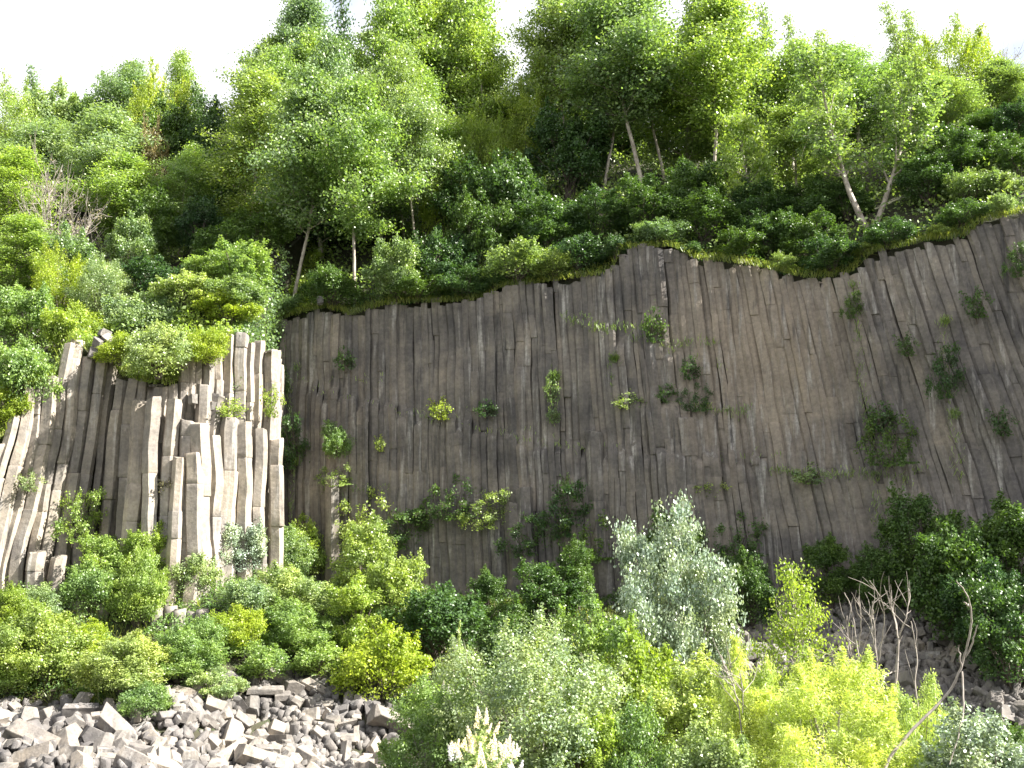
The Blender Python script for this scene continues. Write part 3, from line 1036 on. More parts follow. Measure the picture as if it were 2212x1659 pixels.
hill = [
    # left skyline
    ('feather', 20, 185, 63, 150, 'pale bushy tree at the far left end of the skyline', 'fresh', HT),
    ('spire', 78, 150, 65, 60, 'thin tip rising just above the left end of the skyline', None, HT),
    ('shrub', 130, 190, 66, 140, 'low rounded skyline tree left of the dip', 'pale', HT),
    ('shrub', 215, 196, 67, 130, 'low rounded skyline tree in the dip of the left skyline', 'fresh', HT),
    ('feather', 250, 240, 62, 120, 'yellowish shrub under the dip of the left skyline', None, HT),
    ('poplar', 300, 130, 66, 110, 'grey green tree at the left of the small skyline hump', 'poplar', HT),
    ('feather', 350, 150, 64, 150, 'bright yellow green tree in the middle of the small skyline hump', None, HT),
    ('cone', 422, 122, 65, 85, 'pointed tree at the right of the small skyline hump', None, HT),
    ('shrub', 460, 205, 62, 100, 'dark tree in the notch between skyline hump and tall trees', None, HT),
    # left slope
    ('poplar', 190, 235, 57, 170, 'tall pale leaved tree with silvery patches on the left slope', 'pale', HT),
    ('poplar', 90, 250, 59, 140, 'pale tree behind the bare twiggy shrub', 'pale', HT),
    ('cone', 18, 330, 54, 140, 'fresh green tree cut by the left edge, upper', None, HT),
    ('feather', 320, 270, 58, 130, 'thin shrub with bare twigs below the skyline hump', 'twig', HS),
    ('shrub', 350, 215, 60, 150, 'dark green shrub beneath the bright yellow skyline tree', None, HS),
    ('cone', 395, 305, 52.5, 105, 'small lit tree with a dark left side standing alone on the left slope', None, HT),
    ('shrub', 330, 400, 50, 130, 'dark shrub at the foot of the small lone tree', None, HS),
    ('twiggy', 122, 318, 48.6, 175, 'bare grey brown twiggy shrub on the left slope', None, HS),
    ('poplar', 245, 345, 52, 150, 'lit leafy tree right of the bare twiggy shrub', 'fresh', HT),
    ('shrub', 150, 492, 47.2, 160, 'olive shrub below the bare twiggy shrub', 'poplar', HS),
    ('cone', 30, 480, 47, 130, 'fresh green tree cut by the left edge, lower', None, HT),
    ('shrub', 285, 470, 48, 120, 'mid green shrub below the lit leafy tree', 'poplar', HS),
    ('feather', 130, 540, 44.5, 170, 'yellow green shrub above the left cliff top', None, HS),
    ('feather', 225, 560, 44.2, 150, 'soft olive shrub next to the yellow green one above the left columns', 'pale', HS),
    ('shrub', 60, 620, 42, 150, 'leafy shrub at the left edge over the cliff top', 'fresh', HS),
    ('shrub', 340, 560, 45.5, 150, 'dark shrub on the slope above the hanging shrub', None, HS),
    ('bush', 300, 640, 42.6, 170, 'low pale bush right above the stone pile of the left columns', 'pale', HS),
    ('bush', 420, 660, 43, 170, 'low pale bush above the broken column heads', 'pale', HS),
    ('bush', 498, 668, 42.4, 140, 'low yellow green bush at the right end of the sunlit columns', 'yellow', HS),
    ('bush', 165, 655, 41.2, 130, 'low bush over the leftmost tall columns', 'yellow', HS),
    ('bush', 60, 735, 38.6, 150, 'bush spilling over the low left columns', 'fresh', HS),
    ('bush', 20, 830, 37.2, 110, 'lowest bush at the left edge over the columns', 'yellow', HS),
    ('shrub', 480, 500, 47.5, 130, 'dark shrub left of the pale trunk with many limbs', None, HS),
    ('shrub', 430, 430, 50.5, 110, 'dark shrub behind the small lone tree', None, HS),
    ('bush', 470, 590, 44.5, 140, 'low bush on the grassy slope left of the wall corner', 'fresh', HS),
    ('bush', 380, 610, 43.6, 130, 'low bush on the grassy slope over the hanging bush', 'poplar', HS),
    ('shrub', 503, 600, 44.2, 170, 'shrub on the brow between the sunlit columns and the long wall', 'fresh', HS),
    ('shrub', 512, 632, 42.6, 140, 'leafy shrub crowning the right end of the sunlit columns', 'poplar', HS),
    # tall trees, left cluster
    ('poplar', 560, 65, 57, 160, 'tall tree at the left shoulder of the left tall group', None, HT),
    ('poplar', 640, -5, 59, 130, 'tall pointed tree second in the left tall group', None, HT),
    ('poplar', 700, 90, 55, 130, 'tree with bare upright limbs in the left tall group', None, HT),
    ('spire', 755, 0, 61, 90, 'dark thin conifer like top between two tall trees', 'deep', HT),
    ('cone', 815, -40, 58, 150, 'tall bright tree in the middle of the left tall group', None, HT),
    ('poplar', 900, -60, 60, 170, 'tallest tree of the left tall group, cut by the top edge', 'fresh', HT),
    ('cone', 985, -30, 59, 170, 'tall bright tree right of the tallest in the left group', None, HT),
    ('cone', 1050, 60, 58, 120, 'tree at the right end of the left tall group beside the sky gap', None, HT),
    ('poplar', 880, 95, 54, 130, 'lit tree in front of the tallest pair in the left group', None, HT),
    ('cone', 555, 190, 52.5, 160, 'broad lit tree at the lower left of the left tall group', 'poplar', HT),
    ('poplar', 640, 165, 49.0, 190, 'tree with a thick pale bare trunk above the left main wall', None, HT),
    ('poplar', 775, 190, 48.4, 170, 'bright tree with two thin pale trunks near the cliff edge', 'fresh', HT),
    ('poplar', 905, 190, 51, 120, 'slim tree with pale trunk left of the dark thicket', None, HT),
    ('shrub', 560, 480, 48.5, 130, 'dark shrub at the foot of the broad lit tree', None, HS),
    ('feather', 965, 330, 52, 130, 'yellow green shrub at the left rim of the dark thicket', None, HS),
    ('feather', 1020, 240, 55, 150, 'bright yellow shrub under the right end of the left tall group', None, HS),
    ('feather', 1130, 195, 57, 140, 'bright yellow shrub under the sky gap', None, HS),
    ('cone', 1155, 95, 60, 90, 'small tree standing in the sky gap', 'poplar', HT),
    # back rows that close the wood
    ('cone', 1260, 150, 66, 150, 'tree far back behind the left of the right tall group', 'poplar', HT),
    ('cone', 1345, 180, 64, 160, 'tree far back seen between the trunks of the right tall group', 'deep', HT),
    ('cone', 1450, 170, 64, 160, 'tree far back right of the largest trunk', 'deep', HT),
    ('cone', 1560, 150, 63, 150, 'tree far back below the right shoulder of the tall group', 'poplar', HT),
    ('cone', 1650, 160, 63, 150, 'tree far back under the first thin tip', 'deep', HT),
    ('cone', 1760, 150, 62, 160, 'tree far back under the second thin tip', 'poplar', HT),
    ('cone', 1900, 120, 61, 170, 'tree far back behind the forked tree crown', 'poplar', HT),
    ('cone', 2000, 140, 60, 160, 'tree far back under the paired grey tips', 'poplar', HT),
    ('cone', 2120, 170, 57, 160, 'tree far back under the thin bare crown', 'deep', HT),
    ('cone', 2200, 200, 54, 140, 'tree far back at the right edge', 'deep', HT),
    ('poplar', 1430, 40, 54.5, 170, 'tall tree right behind the largest right tree', 'fresh', HT),
    ('poplar', 1300, 60, 54, 170, 'tree in front at the left of the right tall group', None, HT),
    ('cone', 510, 130, 62, 120, 'tree behind the left shoulder of the left tall group', 'deep', HT),
    ('cone', 600, 230, 56, 150, 'tree between the left shoulder tree and the thick pale trunk', None, HT),
    ('cone', 700, 250, 54, 150, 'tree behind the gap of the two lit front trees', 'deep', HT),
    ('cone', 830, 250, 54, 150, 'tree right behind the two thin pale trunks', 'poplar', HT),
    ('cone', 960, 130, 56, 150, 'tree in front of the right half of the left tall group', None, HT),
    ('cone', 480, 290, 56, 130, 'shaded tree left of the broad lit tree', 'deep', HT),
    ('shrub', 130, 300, 60, 170, 'shrub behind the twigs on the upper left slope', 'pale', HS),
    ('shrub', 270, 300, 60, 170, 'shrub in the middle of the upper left slope', 'poplar', HS),
    ('shrub', 420, 260, 60, 150, 'dark shrub under the pointed skyline tree', None, HS),
    ('shrub', 1010, 330, 52, 170, 'shaded shrub under the bright yellow shrub', None, HS),
    ('cone', 665, -30, 62, 120, 'thin tall tree behind the second in the left tall group', 'poplar', HT),
    ('poplar', 590, 95, 54, 120, 'lit tree in front of the left shoulder tree', 'fresh', HT),
    ('cone', 730, 80, 57, 130, 'lit tree below the dark conifer like top', 'fresh', HT),
    ('poplar', 860, -40, 62, 140, 'tall tree behind the middle of the left tall group', None, HT),
    ('cone', 945, -50, 62, 140, 'tall tree behind the tallest pair of the left group', 'poplar', HT),
    ('cone', 1025, -5, 61, 130, 'tall tree behind the right end of the left group', 'poplar', HT),
    # dark thicket in the centre
    ('shrub', 1110, 330, 50.5, 200, 'large dark rounded shrub in the middle of the thicket', None, HS),
    ('shrub', 1230, 235, 54.5, 190, 'dark shrub below the right tall group', None, HS),
    ('shrub', 1040, 420, 48.5, 150, 'dark olive shrub at the left of the thicket', None, HS),
    ('shrub', 1190, 440, 48, 190, 'dark shrub in the lower middle of the thicket', None, HS),
    ('shrub', 950, 490, 47.8, 150, 'dark shrub above the left half of the main wall', None, HS),
    ('shrub', 860, 520, 47.2, 130, 'grey green shrub right of the twin pale trunks', 'poplar', HS),
    ('bush', 720, 575, 46.7, 130, 'low dark bush on the edge above the left main wall', 'deep', HS),
    ('bush', 900, 590, 46.5, 150, 'low dark bush on the edge left of the wall step', 'deep', HS),
    ('bush', 1010, 585, 46.4, 130, 'low dark bush at the lower wall step', 'deep', HS),
    ('bush', 618, 640, 46.9, 90, 'low green bush over the corner of the two walls', 'poplar', HS),
    ('shrub', 1290, 420, 47.6, 150, 'dark shrub above the higher wall step', None, HS),
    ('bush', 1120, 545, 46.2, 170, 'low grassy bush over the wall step', 'poplar', HS),
    ('bush', 1240, 525, 46.0, 150, 'low dark bush just left of the higher wall step', 'deep', HS),
    # right tall group
    ('poplar', 1235, -30, 58, 150, 'tall tree at the left end of the right tall group', 'poplar', HT),
    ('poplar', 1385, -70, 52.5, 220, 'largest tree of the right group with a visible trunk, cut by the top edge', None, HT),
    ('poplar', 1310, -30, 57, 150, 'tall tree just behind the largest right tree on its left', None, HT),
    ('cone', 1470, -60, 57, 150, 'tall tree just behind the largest right tree on its right', 'poplar', HT),
    ('poplar', 1530, 10, 53, 190, 'lit tree with a thin pale trunk right of the largest right tree', 'fresh', HT),
    ('poplar', 1610, 80, 55, 150, 'lit tree at the shoulder right of the right tall group', None, HT),
    ('spire', 1668, 0, 57, 75, 'thin tapering tree top standing out of the right skyline', None, HT),
    ('spire', 1735, 25, 58, 60, 'second thin tree top of the right skyline', None, HT),
    ('poplar', 1700, 90, 54, 150, 'lit tree under the two thin tops of the right skyline', 'fresh', HT),
    ('spire', 1790, 50, 58, 80, 'third thin tree top of the right skyline', None, HT),
    ('cone', 1850, 85, 57, 140, 'lit tree behind the forked tree', 'fresh', HT),
    ('twin', 1865, 95, 45.2, 250, 'forked tree with two curved white trunks on the cliff edge', None, HT),
    ('spire', 1950, 10, 58, 70, 'left one of the paired grey tips on the right skyline', None, HT),
    ('spire', 1985, 15, 58, 70, 'right one of the paired grey tips on the right skyline', None, HT),
    ('feather', 2050, 60, 55, 170, 'bright yellow green tree at the right of the skyline', None, HT),
    ('twiggy', 2140, 90, 56, 110, 'thin bare crowned tree at the right end of the skyline', None, HT),
    ('poplar', 2195, 130, 51, 110, 'grey green tree cut by the right edge', None, HT),
    ('poplar', 2040, 160, 50, 170, 'leafy tree beneath the bright yellow green skyline tree', None, HT),
    ('small_tree', 1612, 250, 47.5, 100, 'small lit tree with a thin stem between the largest tree and the forked tree', None, HT),
    ('poplar', 1720, 215, 50, 150, 'shaded tree left of the forked tree', None, HT),
    ('poplar', 2110, 240, 48, 150, 'shaded tree near the right edge', 'deep', HT),
    ('shrub', 1400, 400, 47, 180, 'dark shrub at the foot of the largest right tree', None, HS),
    ('shrub', 1500, 350, 49, 150, 'dark shrub behind the thin trunk of the lit tree', None, HS),
    ('shrub', 1520, 445, 46, 170, 'dark twiggy shrub over the middle of the high wall', None, HS),
    ('shrub', 1640, 400, 47.5, 160, 'dark shrub below the small lit tree', None, HS),
    ('shrub', 1660, 480, 45.3, 150, 'lowest dark shrub hanging at the warm coloured wall top', None, HS),
    ('shrub', 1760, 400, 47, 160, 'dark shrub left behind the forked trunks', None, HS),
    ('shrub', 1740, 500, 44.6, 150, 'dark bush on the edge left of the forked trunks', None, HS),
    ('shrub', 1985, 330, 48, 160, 'dark shrub right of the forked tree crown', None, HS),
    ('shrub', 2005, 425, 44.5, 150, 'dark shrub on the edge right of the forked trunks', None, HS),
    ('shrub', 2080, 390, 45, 160, 'dark shrub above the wall near the right edge', None, HS),
    ('bush', 2170, 365, 43, 100, 'small lit bush on the right edge of the cliff top', 'pale', HS),
    ('shrub', 2120, 345, 45.5, 150, 'dark shrub closing the slope left of the small lit bush', None, HS),
    ('shrub', 2205, 345, 43.5, 130, 'dark shrub cut by the right edge behind the small lit bush', None, HS),
    ('bush', 2095, 395, 43.2, 120, 'green bush on the rising slope near the right edge', 'poplar', HS),
    ('shrub', 2190, 300, 47, 130, 'dark shrub above the small lit bush', None, HS),
    ('shrub', 1830, 470, 46.3, 120, 'dark shrub directly behind the fork of the white trunks', None, HS),
]
for k, (px, top, Y, w_, lf) in enumerate(((1070, 588, 45.6, 60, 'deep'), (1195, 545, 45.6, 110, 'poplar'), (1330, 505, 44.9, 70, 'deep'), (1432, 470, 45.2, 120, 'poplar'), (1490, 528, 44, 60, 'deep'), (1600, 500, 44.6, 130, 'deep'),
                                  (1690, 545, 43.2, 70, 'poplar'), (1795, 520, 43.2, 150, 'deep'), (1862, 545, 42.2, 60, 'poplar'), (1915, 470, 42.6, 130, 'deep'), (2030, 480, 41.6, 60, 'poplar'), (2075, 440, 41.6, 120, 'deep'), (2165, 420, 40.6, 60, 'poplar'))):  # deep leaves here put the shade of the wall-top edge into colour
    hill.append(('bush', px, top, Y, w_, ('dark bush on the low step of the wall top', 'dark bush under the grassy bush on the wall step', 'dark bush on the upper corner of the wall step',
                 'dark bush just right of the upper wall step corner', 'dark bush over the pale streaked columns', 'dark bush over the tan part of the wall', 'dark bush left of the lowest dip of the wall top',
                 'dark bush in the lowest dip of the wall top', 'dark bush under the forked tree', 'dark bush right of the foot of the forked tree', 'dark bush on the rising right wall top',
                 'second dark bush on the rising right wall top', 'dark bush below the small lit bush at the right')[k], lf, HS))
for e in hill:
    if e[1] < 470 and e[0] == 'shrub' and e[6] is None and 'dark' not in e[5]:
        e = e[:6] + (('poplar', 'fresh')[e[1] % 2],) + e[7:]
    plant(*e[:6], leaf=e[6], group=e[7])

front = [
    # centre
    ('shrub', 790, 1120, 40.5, 150, 'layered shrub with lit tips on the shaded wall foot', 'poplar'),
    ('shrub', 850, 1200, 39.5, 150, 'green shrub below the layered shrub', 'poplar'),
    ('bush', 770, 1245, 38.4, 130, 'bright yellow green bush in front of the layered shrub', 'fresh'),
    ('bush', 940, 1265, 39, 220, 'wide dark shrub at the foot of the shaded wall', 'deep'),
    ('shrub', 1050, 1230, 41, 90, 'thin shaded shrub against the bare rock face', 'deep'),
    ('shrub', 1190, 1215, 41.5, 170, 'dark shrub right of the pale rock fin', 'deep'),
    ('shrub', 1245, 1165, 42.3, 110, 'tall dark shrub climbing the wall foot', 'deep'),
    ('shrub', 1100, 1300, 36.5, 170, 'dark bush right behind the broad grey green bush', 'deep'),
    ('bush', 820, 1350, 36.5, 190, 'olive yellow bush left of the flowering bush', 'yellow'),
    ('lilac', 985, 1385, 31, 150, 'lilac bush with white flower spikes behind the broad bush', None),
    ('broad', 1150, 1345, 26.5, 440, 'broad grey green bush with visible limbs in the foreground', None),
    ('broad_small', 930, 1470, 27.5, 250, 'round grey green bush at the right end of the scree', 'fresh'),
    ('silver', 1440, 1080, 35.5, 225, 'tall white sparkling shrub before the shaded wall', None),
    ('shrub', 1530, 1250, 36.2, 120, 'small silvery shrub at the right side of the white one', 'silver'),
    ('thicket', 1290, 1290, 33.5, 190, 'broad leaved bush left below the white sparkling shrub', 'fresh'),
    ('thicket', 1400, 1370, 30.5, 250, 'yellow green bush below the white sparkling shrub', 'yellow'),
    ('broad_small', 1500, 1420, 28, 220, 'pale grey bush behind the willow on its left', None),
    ('thicket', 1370, 1520, 25, 200, 'bright green bush between broad bush and willow', 'fresh'),
    ('broad_small', 1530, 1560, 22.5, 190, 'pale bush at the lower left of the willow', None),
    ('broad_small', 1250, 1500, 25, 160, 'leafy side bush at the right of the broad bush', 'fresh'),
    # right
    ('young_birch', 1728, 1215, 31.0, 175, 'slender lit young birch in front of the shaded scree', 'yellow'),
    ('willow', 1800, 1425, 23.5, 430, 'large bright yellow green willow at the bottom right', None),
    ('willow_small', 1630, 1395, 25, 170, 'bright willow top left of the young birch foot', None),
    ('willow_small', 1980, 1470, 24, 180, 'bright willow shoots at the right of the large willow', None),
    ('broad_small', 2140, 1530, 22, 230, 'grey green bush in the lower right corner', 'silver'),
    ('shrub', 2090, 1130, 38.2, 230, 'large dark shrub over the right end of the shaded scree', 'deep'),
    ('shrub', 2180, 1080, 38, 190, 'dark shrub cut by the right edge', 'deep'),
    ('shrub', 1990, 1060, 40.3, 160, 'dark shrub at the wall foot above the shaded scree', 'deep'),
    ('shrub', 2125, 1200, 36.8, 170, 'lower dark shrub beside the shaded scree', 'deep'),
    ('shrub', 2180, 1250, 35.5, 190, 'dark flowering shrub low at the right edge', 'deep'),
    ('shrub', 1620, 1190, 41, 130, 'dark bush at the wall foot right of the white shrub', 'deep'),
    ('shrub', 1790, 1160, 41.5, 110, 'small dark bush on the wall foot above the young birch', 'deep'),
    ('shrub', 1900, 1180, 40.6, 110, 'dark bush above the top of the shaded scree', 'deep'),
    ('shrub', 1460, 1100, 43, 120, 'dark bush behind the tip of the white shrub', 'deep'),
    ('bush', 2200, 1560, 24, 100, 'dark little bush on the lowest right stones', 'deep'),
]
for e in front:
    plant(*e[:6], leaf=e[6], group='shrubs and trees below the cliff')

for e in [
    ('thicket', 105, 1480, 170, 210, 'dark green round bush at the left above the scree', 'poplar'),
    ('thicket', 20, 1395, 130, 130, 'bush at the left edge below the columns', 'yellow'),
    ('bush', 25, 1505, 90, 120, 'bush at the left edge above the first stones', 'fresh'),
    ('bush', 75, 1350, 90, 130, 'pale grassy bush behind the dark green round bush', 'pale'),
    ('bush', 195, 1330, 115, 110, 'bush between the far left columns and the low rock step', 'fresh'),
    ('shrub', 240, 1295, 140, 150, 'leafy shrub on the ledge below the sunlit columns', 'fresh'),
    ('thicket', 300, 1360, 180, 130, 'tall shrub hanging over the low rock step', 'fresh'),
    ('bush', 325, 1190, 70, 110, 'low bush with drooping sprays at the foot of the sunlit columns', 'fresh'),
    ('bush', 415, 1290, 100, 110, 'pale bush right of the low rock step', 'pale'),
    ('thicket', 270, 1500, 110, 190, 'wide pale bush above the scree centre', 'pale'),
    ('thicket', 385, 1475, 115, 170, 'bright bush in the middle above the scree', 'fresh'),
    ('bush', 465, 1515, 75, 120, 'dull bush with dry twigs at the upper rim of the scree', 'pale'),
    ('bush', 312, 1555, 80, 110, 'low bush drooping over the stones', 'fresh'),
    ('bush', 190, 1450, 110, 150, 'pale bush between the round bush and the wide one', 'yellow'),
    ('shrub', 525, 1250, 130, 115, 'grey green shrub at the right foot of the sunlit columns', 'silver'),
    ('thicket', 605, 1255, 130, 130, 'lit shrub in front of the wall corner', 'poplar'),
    ('shrub', 662, 1235, 120, 125, 'bright shrub leaning against the shaded wall corner', 'fresh'),
    ('thicket', 612, 1350, 130, 180, 'dense pale shrub below the wall corner', 'pale'),
    ('bush', 535, 1335, 85, 115, 'pale bush under the grey green shrub', 'pale'),
    ('bush', 515, 1410, 100, 115, 'yellow green bush right of the low rock step', 'yellow'),
    ('thicket', 645, 1415, 115, 175, 'fresh green bush below the dense pale shrub', 'fresh'),
    ('bush', 560, 1475, 80, 150, 'bright low bush at the right end of the scree top', 'fresh'),
    ('bush', 690, 1465, 90, 150, 'low bush between scree and the olive bush', 'fresh'),
    ('bush', 450, 1420, 90, 110, 'bright bush under the rock step, above the dull bush', 'fresh'),
    ('bush', 745, 1400, 90, 120, 'dim bush above the right end of the scree', 'poplar'),
]:
    bush_at(*e)

for e in [
    ('ledge', 158, 1160, 95, 115, 'bush growing out of the left columns at mid height', 'fresh'),
    ('bush', 737, 990, 80, 85, 'round lit plant high on the left main wall', 'fresh'),
    ('ledge', 735, 1045, 80, 45, 'flat lit plant under the round lit one', 'fresh'),
    ('tuft', 826, 975, 26, 35, 'tiny lit sprig right of the round lit plant', 'fresh'),
    ('tuft', 750, 800, 45, 55, 'sparse plant near the top left of the main wall', None),
    ('tuft', 955, 905, 55, 45, 'yellowish sprig in the middle left of the wall', 'yellow'),
    ('tuft', 1052, 900, 50, 40, 'dark sprig just right of the yellowish one', None),
    ('tuft', 1194, 870, 34, 70, 'upright leafy strip in a crack at wall centre', 'poplar'),
    ('tuft', 1197, 915, 30, 45, 'lower leafy strip in the same crack at wall centre', 'poplar'),
    ('tuft', 1355, 880, 65, 35, 'grassy cushion on the middle ledge', 'poplar'),
    ('tuft', 1440, 868, 50, 45, 'dark cushion in the middle of the same ledge', None),
    ('ledge', 1505, 885, 70, 55, 'dark bush at the right end of the middle ledge', None),
    ('tuft', 1412, 740, 55, 80, 'dark climbing plant high on the wall centre', None),
    ('tuft', 1490, 820, 45, 55, 'dim sprig above the right end of the middle ledge', None),
    ('tuft', 1228, 1062, 30, 40, 'leafy sprig above the thin rock fin', 'poplar'),
    ('ledge', 1840, 690, 45, 60, 'dark plant right of the warm coloured columns', None),
    ('ledge', 1925, 1000, 110, 110, 'bushy plant low on the right wall', None),
    ('tuft', 1905, 930, 70, 70, 'thin plant above the bushy one on the right wall', None),
    ('ledge', 2045, 860, 70, 120, 'dark plant in a deep crack of the right wall', None),
    ('tuft', 1960, 770, 50, 50, 'small dark plant upper right wall', None),
    ('tuft', 2165, 940, 55, 60, 'dark sprig near the right edge of the wall', None),
    ('tuft', 2110, 690, 60, 70, 'dim plant high near the right edge of the wall', None),
    ('ledge', 2200, 600, 60, 80, 'dark plant at the right edge under the cliff top', None),
    ('tuft', 1530, 1070, 80, 40, 'grassy plant on the low ledge behind the white shrub', 'poplar'),
    ('tuft', 1745, 1040, 90, 35, 'grassy cushion on the low right ledge', 'poplar'),
    ('ledge', 985, 1110, 110, 80, 'shaded shrub on top of the bare bulging rock', None),
    ('ledge', 1060, 1135, 100, 80, 'shaded leafy shrub right on the bulging rock', 'poplar'),
    ('ledge', 635, 1010, 70, 120, 'shaded shrub behind the free standing rounded column', None),
    ('tuft', 620, 850, 40, 60, 'dim plant in the corner of the two walls', None),
    ('tuft', 910, 1130, 80, 45, 'shaded cushion left of the bulging rock', None),
    ('ledge', 800, 1150, 130, 90, 'spreading plant on the shaded wall left of the layered shrub tips', 'poplar'),
    ('ledge', 870, 1175, 120, 80, 'spreading dark plant climbing from the layered shrub', None),
    ('ledge', 1145, 1190, 110, 90, 'dark climber right of the bulging rock', None),
    ('ledge', 1225, 1150, 100, 120, 'tall dark climber on the lower wall centre', None),
    ('ledge', 1270, 1200, 120, 100, 'dark climber left of the white sparkling shrub', None),
    ('ledge', 1600, 1190, 110, 80, 'dark climber right of the white sparkling shrub', None),
    ('bush', 345, 815, 150, 115, 'hanging pale bush over the shaded recess of the sunlit columns', 'pale'),
    ('bush', 270, 790, 100, 70, 'hanging pale bush left of the recess', 'yellow'),
    ('bush', 440, 790, 90, 80, 'hanging bush over the broken column heads', 'yellow'),
    ('tuft', 485, 900, 70, 45, 'lit sprig on the slanting crack of the sunlit columns', 'fresh'),
    ('tuft', 605, 730, 50, 60, 'lit plant at the head of the wall corner', 'pale'),
    ('tuft', 350, 1075, 60, 65, 'dry tuft on the sunlit columns', 'twig'),
    ('tuft', 408, 1100, 70, 50, 'grey tuft right of the dry one on the sunlit columns', 'silver'),
    ('tuft', 55, 1060, 55, 45, 'pale sprig on the far left columns', 'pale'),
    ('tuft', 490, 1090, 40, 45, 'small sprig low on the right sunlit columns', 'pale'),
    ('tuft', 575, 900, 45, 70, 'lit sprig beside the crack at the right sunlit columns', 'fresh'),
]:
    wall_plant(*e)

# lilac flower spikes in the foreground, each a part of its bush
lil = plant('lilac', 1065, 1612, 17.0, 400, 'lilac bush full of cream blossom at the bottom edge', group='shrubs and trees below the cliff')
g = np.random.default_rng(9)


def spike_mesh():
    n = 230
    t = g.uniform(0, 1, n)
    a = g.uniform(0, 6.28, n)
    r_ = .075 * (1 - t * .85) * np.sqrt(g.uniform(.2, 1, n))
    C = np.stack([np.cos(a) * r_, np.sin(a) * r_, t * .3], 1)
    return leaf_mesh('blossom', C, .026, M_LEAF['blossom'], g, .9, .3)


SPIKE = [spike_mesh() for _ in range(3)]


def blossoms(o, count, seed, top=.55):
    """stand flower spikes on the outer leaves of the crown of o"""
    r = np.random.default_rng(seed)
    crown = [c for c in o.children if c.name.startswith('crown')][0].data
    co = np.empty(len(crown.vertices) * 3, np.float32)
    crown.vertices.foreach_get('co', co)
    co = co.reshape(-1, 3)[::4]
    H = co[:, 2].max()
    cand = co[(co[:, 2] > H * top)]
    # the outermost leaf of each patch of the crown, tallest first on the valley side
    a = -o.rotation_euler.z - math.pi / 2
    dep = cand[:, 0] * math.cos(a) + cand[:, 1] * math.sin(a)
    lat = -cand[:, 0] * math.sin(a) + cand[:, 1] * math.cos(a)
    cell = {}
    for q in np.argsort(cand[:, 2]):
        cell[(int(lat[q] // .13), int(dep[q] // .3))] = q
    pick = sorted(cell.values(), key=lambda q: -(cand[q, 2] / H * .55 + r.uniform(0, .6) + dep[q] * .14))[:int(count * 1.3)]
    cand = cand[pick]
    count = min(count, len(cand))
    for p in cand[r.choice(len(cand), count, replace=False)]:
        b = link(bpy.data.objects.new('blossom', SPIKE[r.integers(3)]), o)
        b.location = p
        s = o.scale
        f = r.uniform(.7, 1.15)
        f *= .7
        b.scale = (f / s[0], f / s[1], f / s[2])
        b.rotation_euler = (r.normal() * .25, r.normal() * .25, r.uniform(0, 6))


blossoms(lil, 100, 1, .74)
for o, _, _ in PLANTS:
    if o.get('label', '').startswith('lilac bush with white'):
        blossoms(o, 16, 2, .5)


# bare dead saplings: hand drawn stems at their own depth
def bare_tree(label, Y, stems, twigs, r0, seed, name='bare_tree'):
    r = np.random.default_rng(seed)
    first = stems[0]
    b0 = P(first[0][0], first[0][1], Y)
    gz = ground_z(b0.x, Y)
    root = thing(name, (b0.x, Y, gz), label, 'tree', 'bare dead saplings')
    trunk, br = [], []
    for si, st in enumerate(stems):
        pts = []
        for k, (a, b) in enumerate(st):
            q = P(a, b, Y + .35 * math.sin(si * 2.1 + k * .5))
            pts.append(np.array(q) - np.array((b0.x, Y, gz)))
        if si == 0:
            pts.insert(0, np.array([pts[0][0] * .6, 0, -.2]))
        pts = np.array(pts)
        # smooth the drawn line
        t = np.linspace(0, len(pts) - 1, len(pts) * 4)
        fine = np.stack([np.interp(t, np.arange(len(pts)), pts[:, c]) for c in range(3)], 1)
        for _ in range(3):
            fine[1:-1] = .25 * fine[:-2] + .5 * fine[1:-1] + .25 * fine[2:]
        fine += r.normal(size=fine.shape) * .008
        rs = r0 if si == 0 else r0 * .6
        (trunk if si == 0 else br).append((fine, np.linspace(rs, .011, len(fine))))
        for _ in range(twigs):
            k = r.integers(len(fine) // 3, len(fine) - 1)
            d = fine[min(k + 1, len(fine) - 1)] - fine[k - 1]
            d = d / np.linalg.norm(d) + r.normal(size=3) * .55
            L = r.uniform(.25, .95)
            br.append((curve_pts(fine[k], d, L, 4, r, .3, .15), np.linspace(.011, .004, 5)))
    v, f = tubes(trunk, 7)
    link(bpy.data.objects.new('trunk', mesh_from('trunk', v, f, M_BARK['dead'], True)), root)
    if br:
        v, f = tubes(br, 5)
        link(bpy.data.objects.new('branches', mesh_from('branches', v, f, M_BARK['dead'], True)), root)
    return root


bare_tree('long curved bare limb sweeping up right of the willow', 21.5,
          [[(1890, 1720), (1925, 1625), (1985, 1560), (2045, 1505), (2075, 1450), (2090, 1390), (2100, 1340), (2095, 1300), (2080, 1270), (2066, 1255)],
           [(2085, 1420), (2100, 1390), (2112, 1350)], [(2078, 1440), (2070, 1400)], [(2094, 1310), (2082, 1300)],
           [(2078, 1450), (2082, 1520), (2075, 1580), (2050, 1650)]], 0, .036, 1)
bare_tree('tallest bare sapling with a whitish broken tip behind the willow', 26,
          [[(1932, 1560), (1935, 1480), (1942, 1400), (1938, 1350), (1925, 1315), (1915, 1275)],
           [(1938, 1450), (1915, 1455), (1900, 1468)], [(1942, 1370), (1960, 1330), (1962, 1300)], [(1938, 1360), (1930, 1330), (1925, 1300)]], 6, .030, 2)
bare_tree('bare sapling forking low, left of the tallest one', 26.5,
          [[(1900, 1560), (1898, 1480), (1896, 1440), (1890, 1380), (1886, 1330), (1884, 1300)],
           [(1896, 1440), (1905, 1390), (1912, 1330), (1905, 1290), (1878, 1255)], [(1893, 1410), (1882, 1370), (1884, 1330)]], 6, .025, 3)
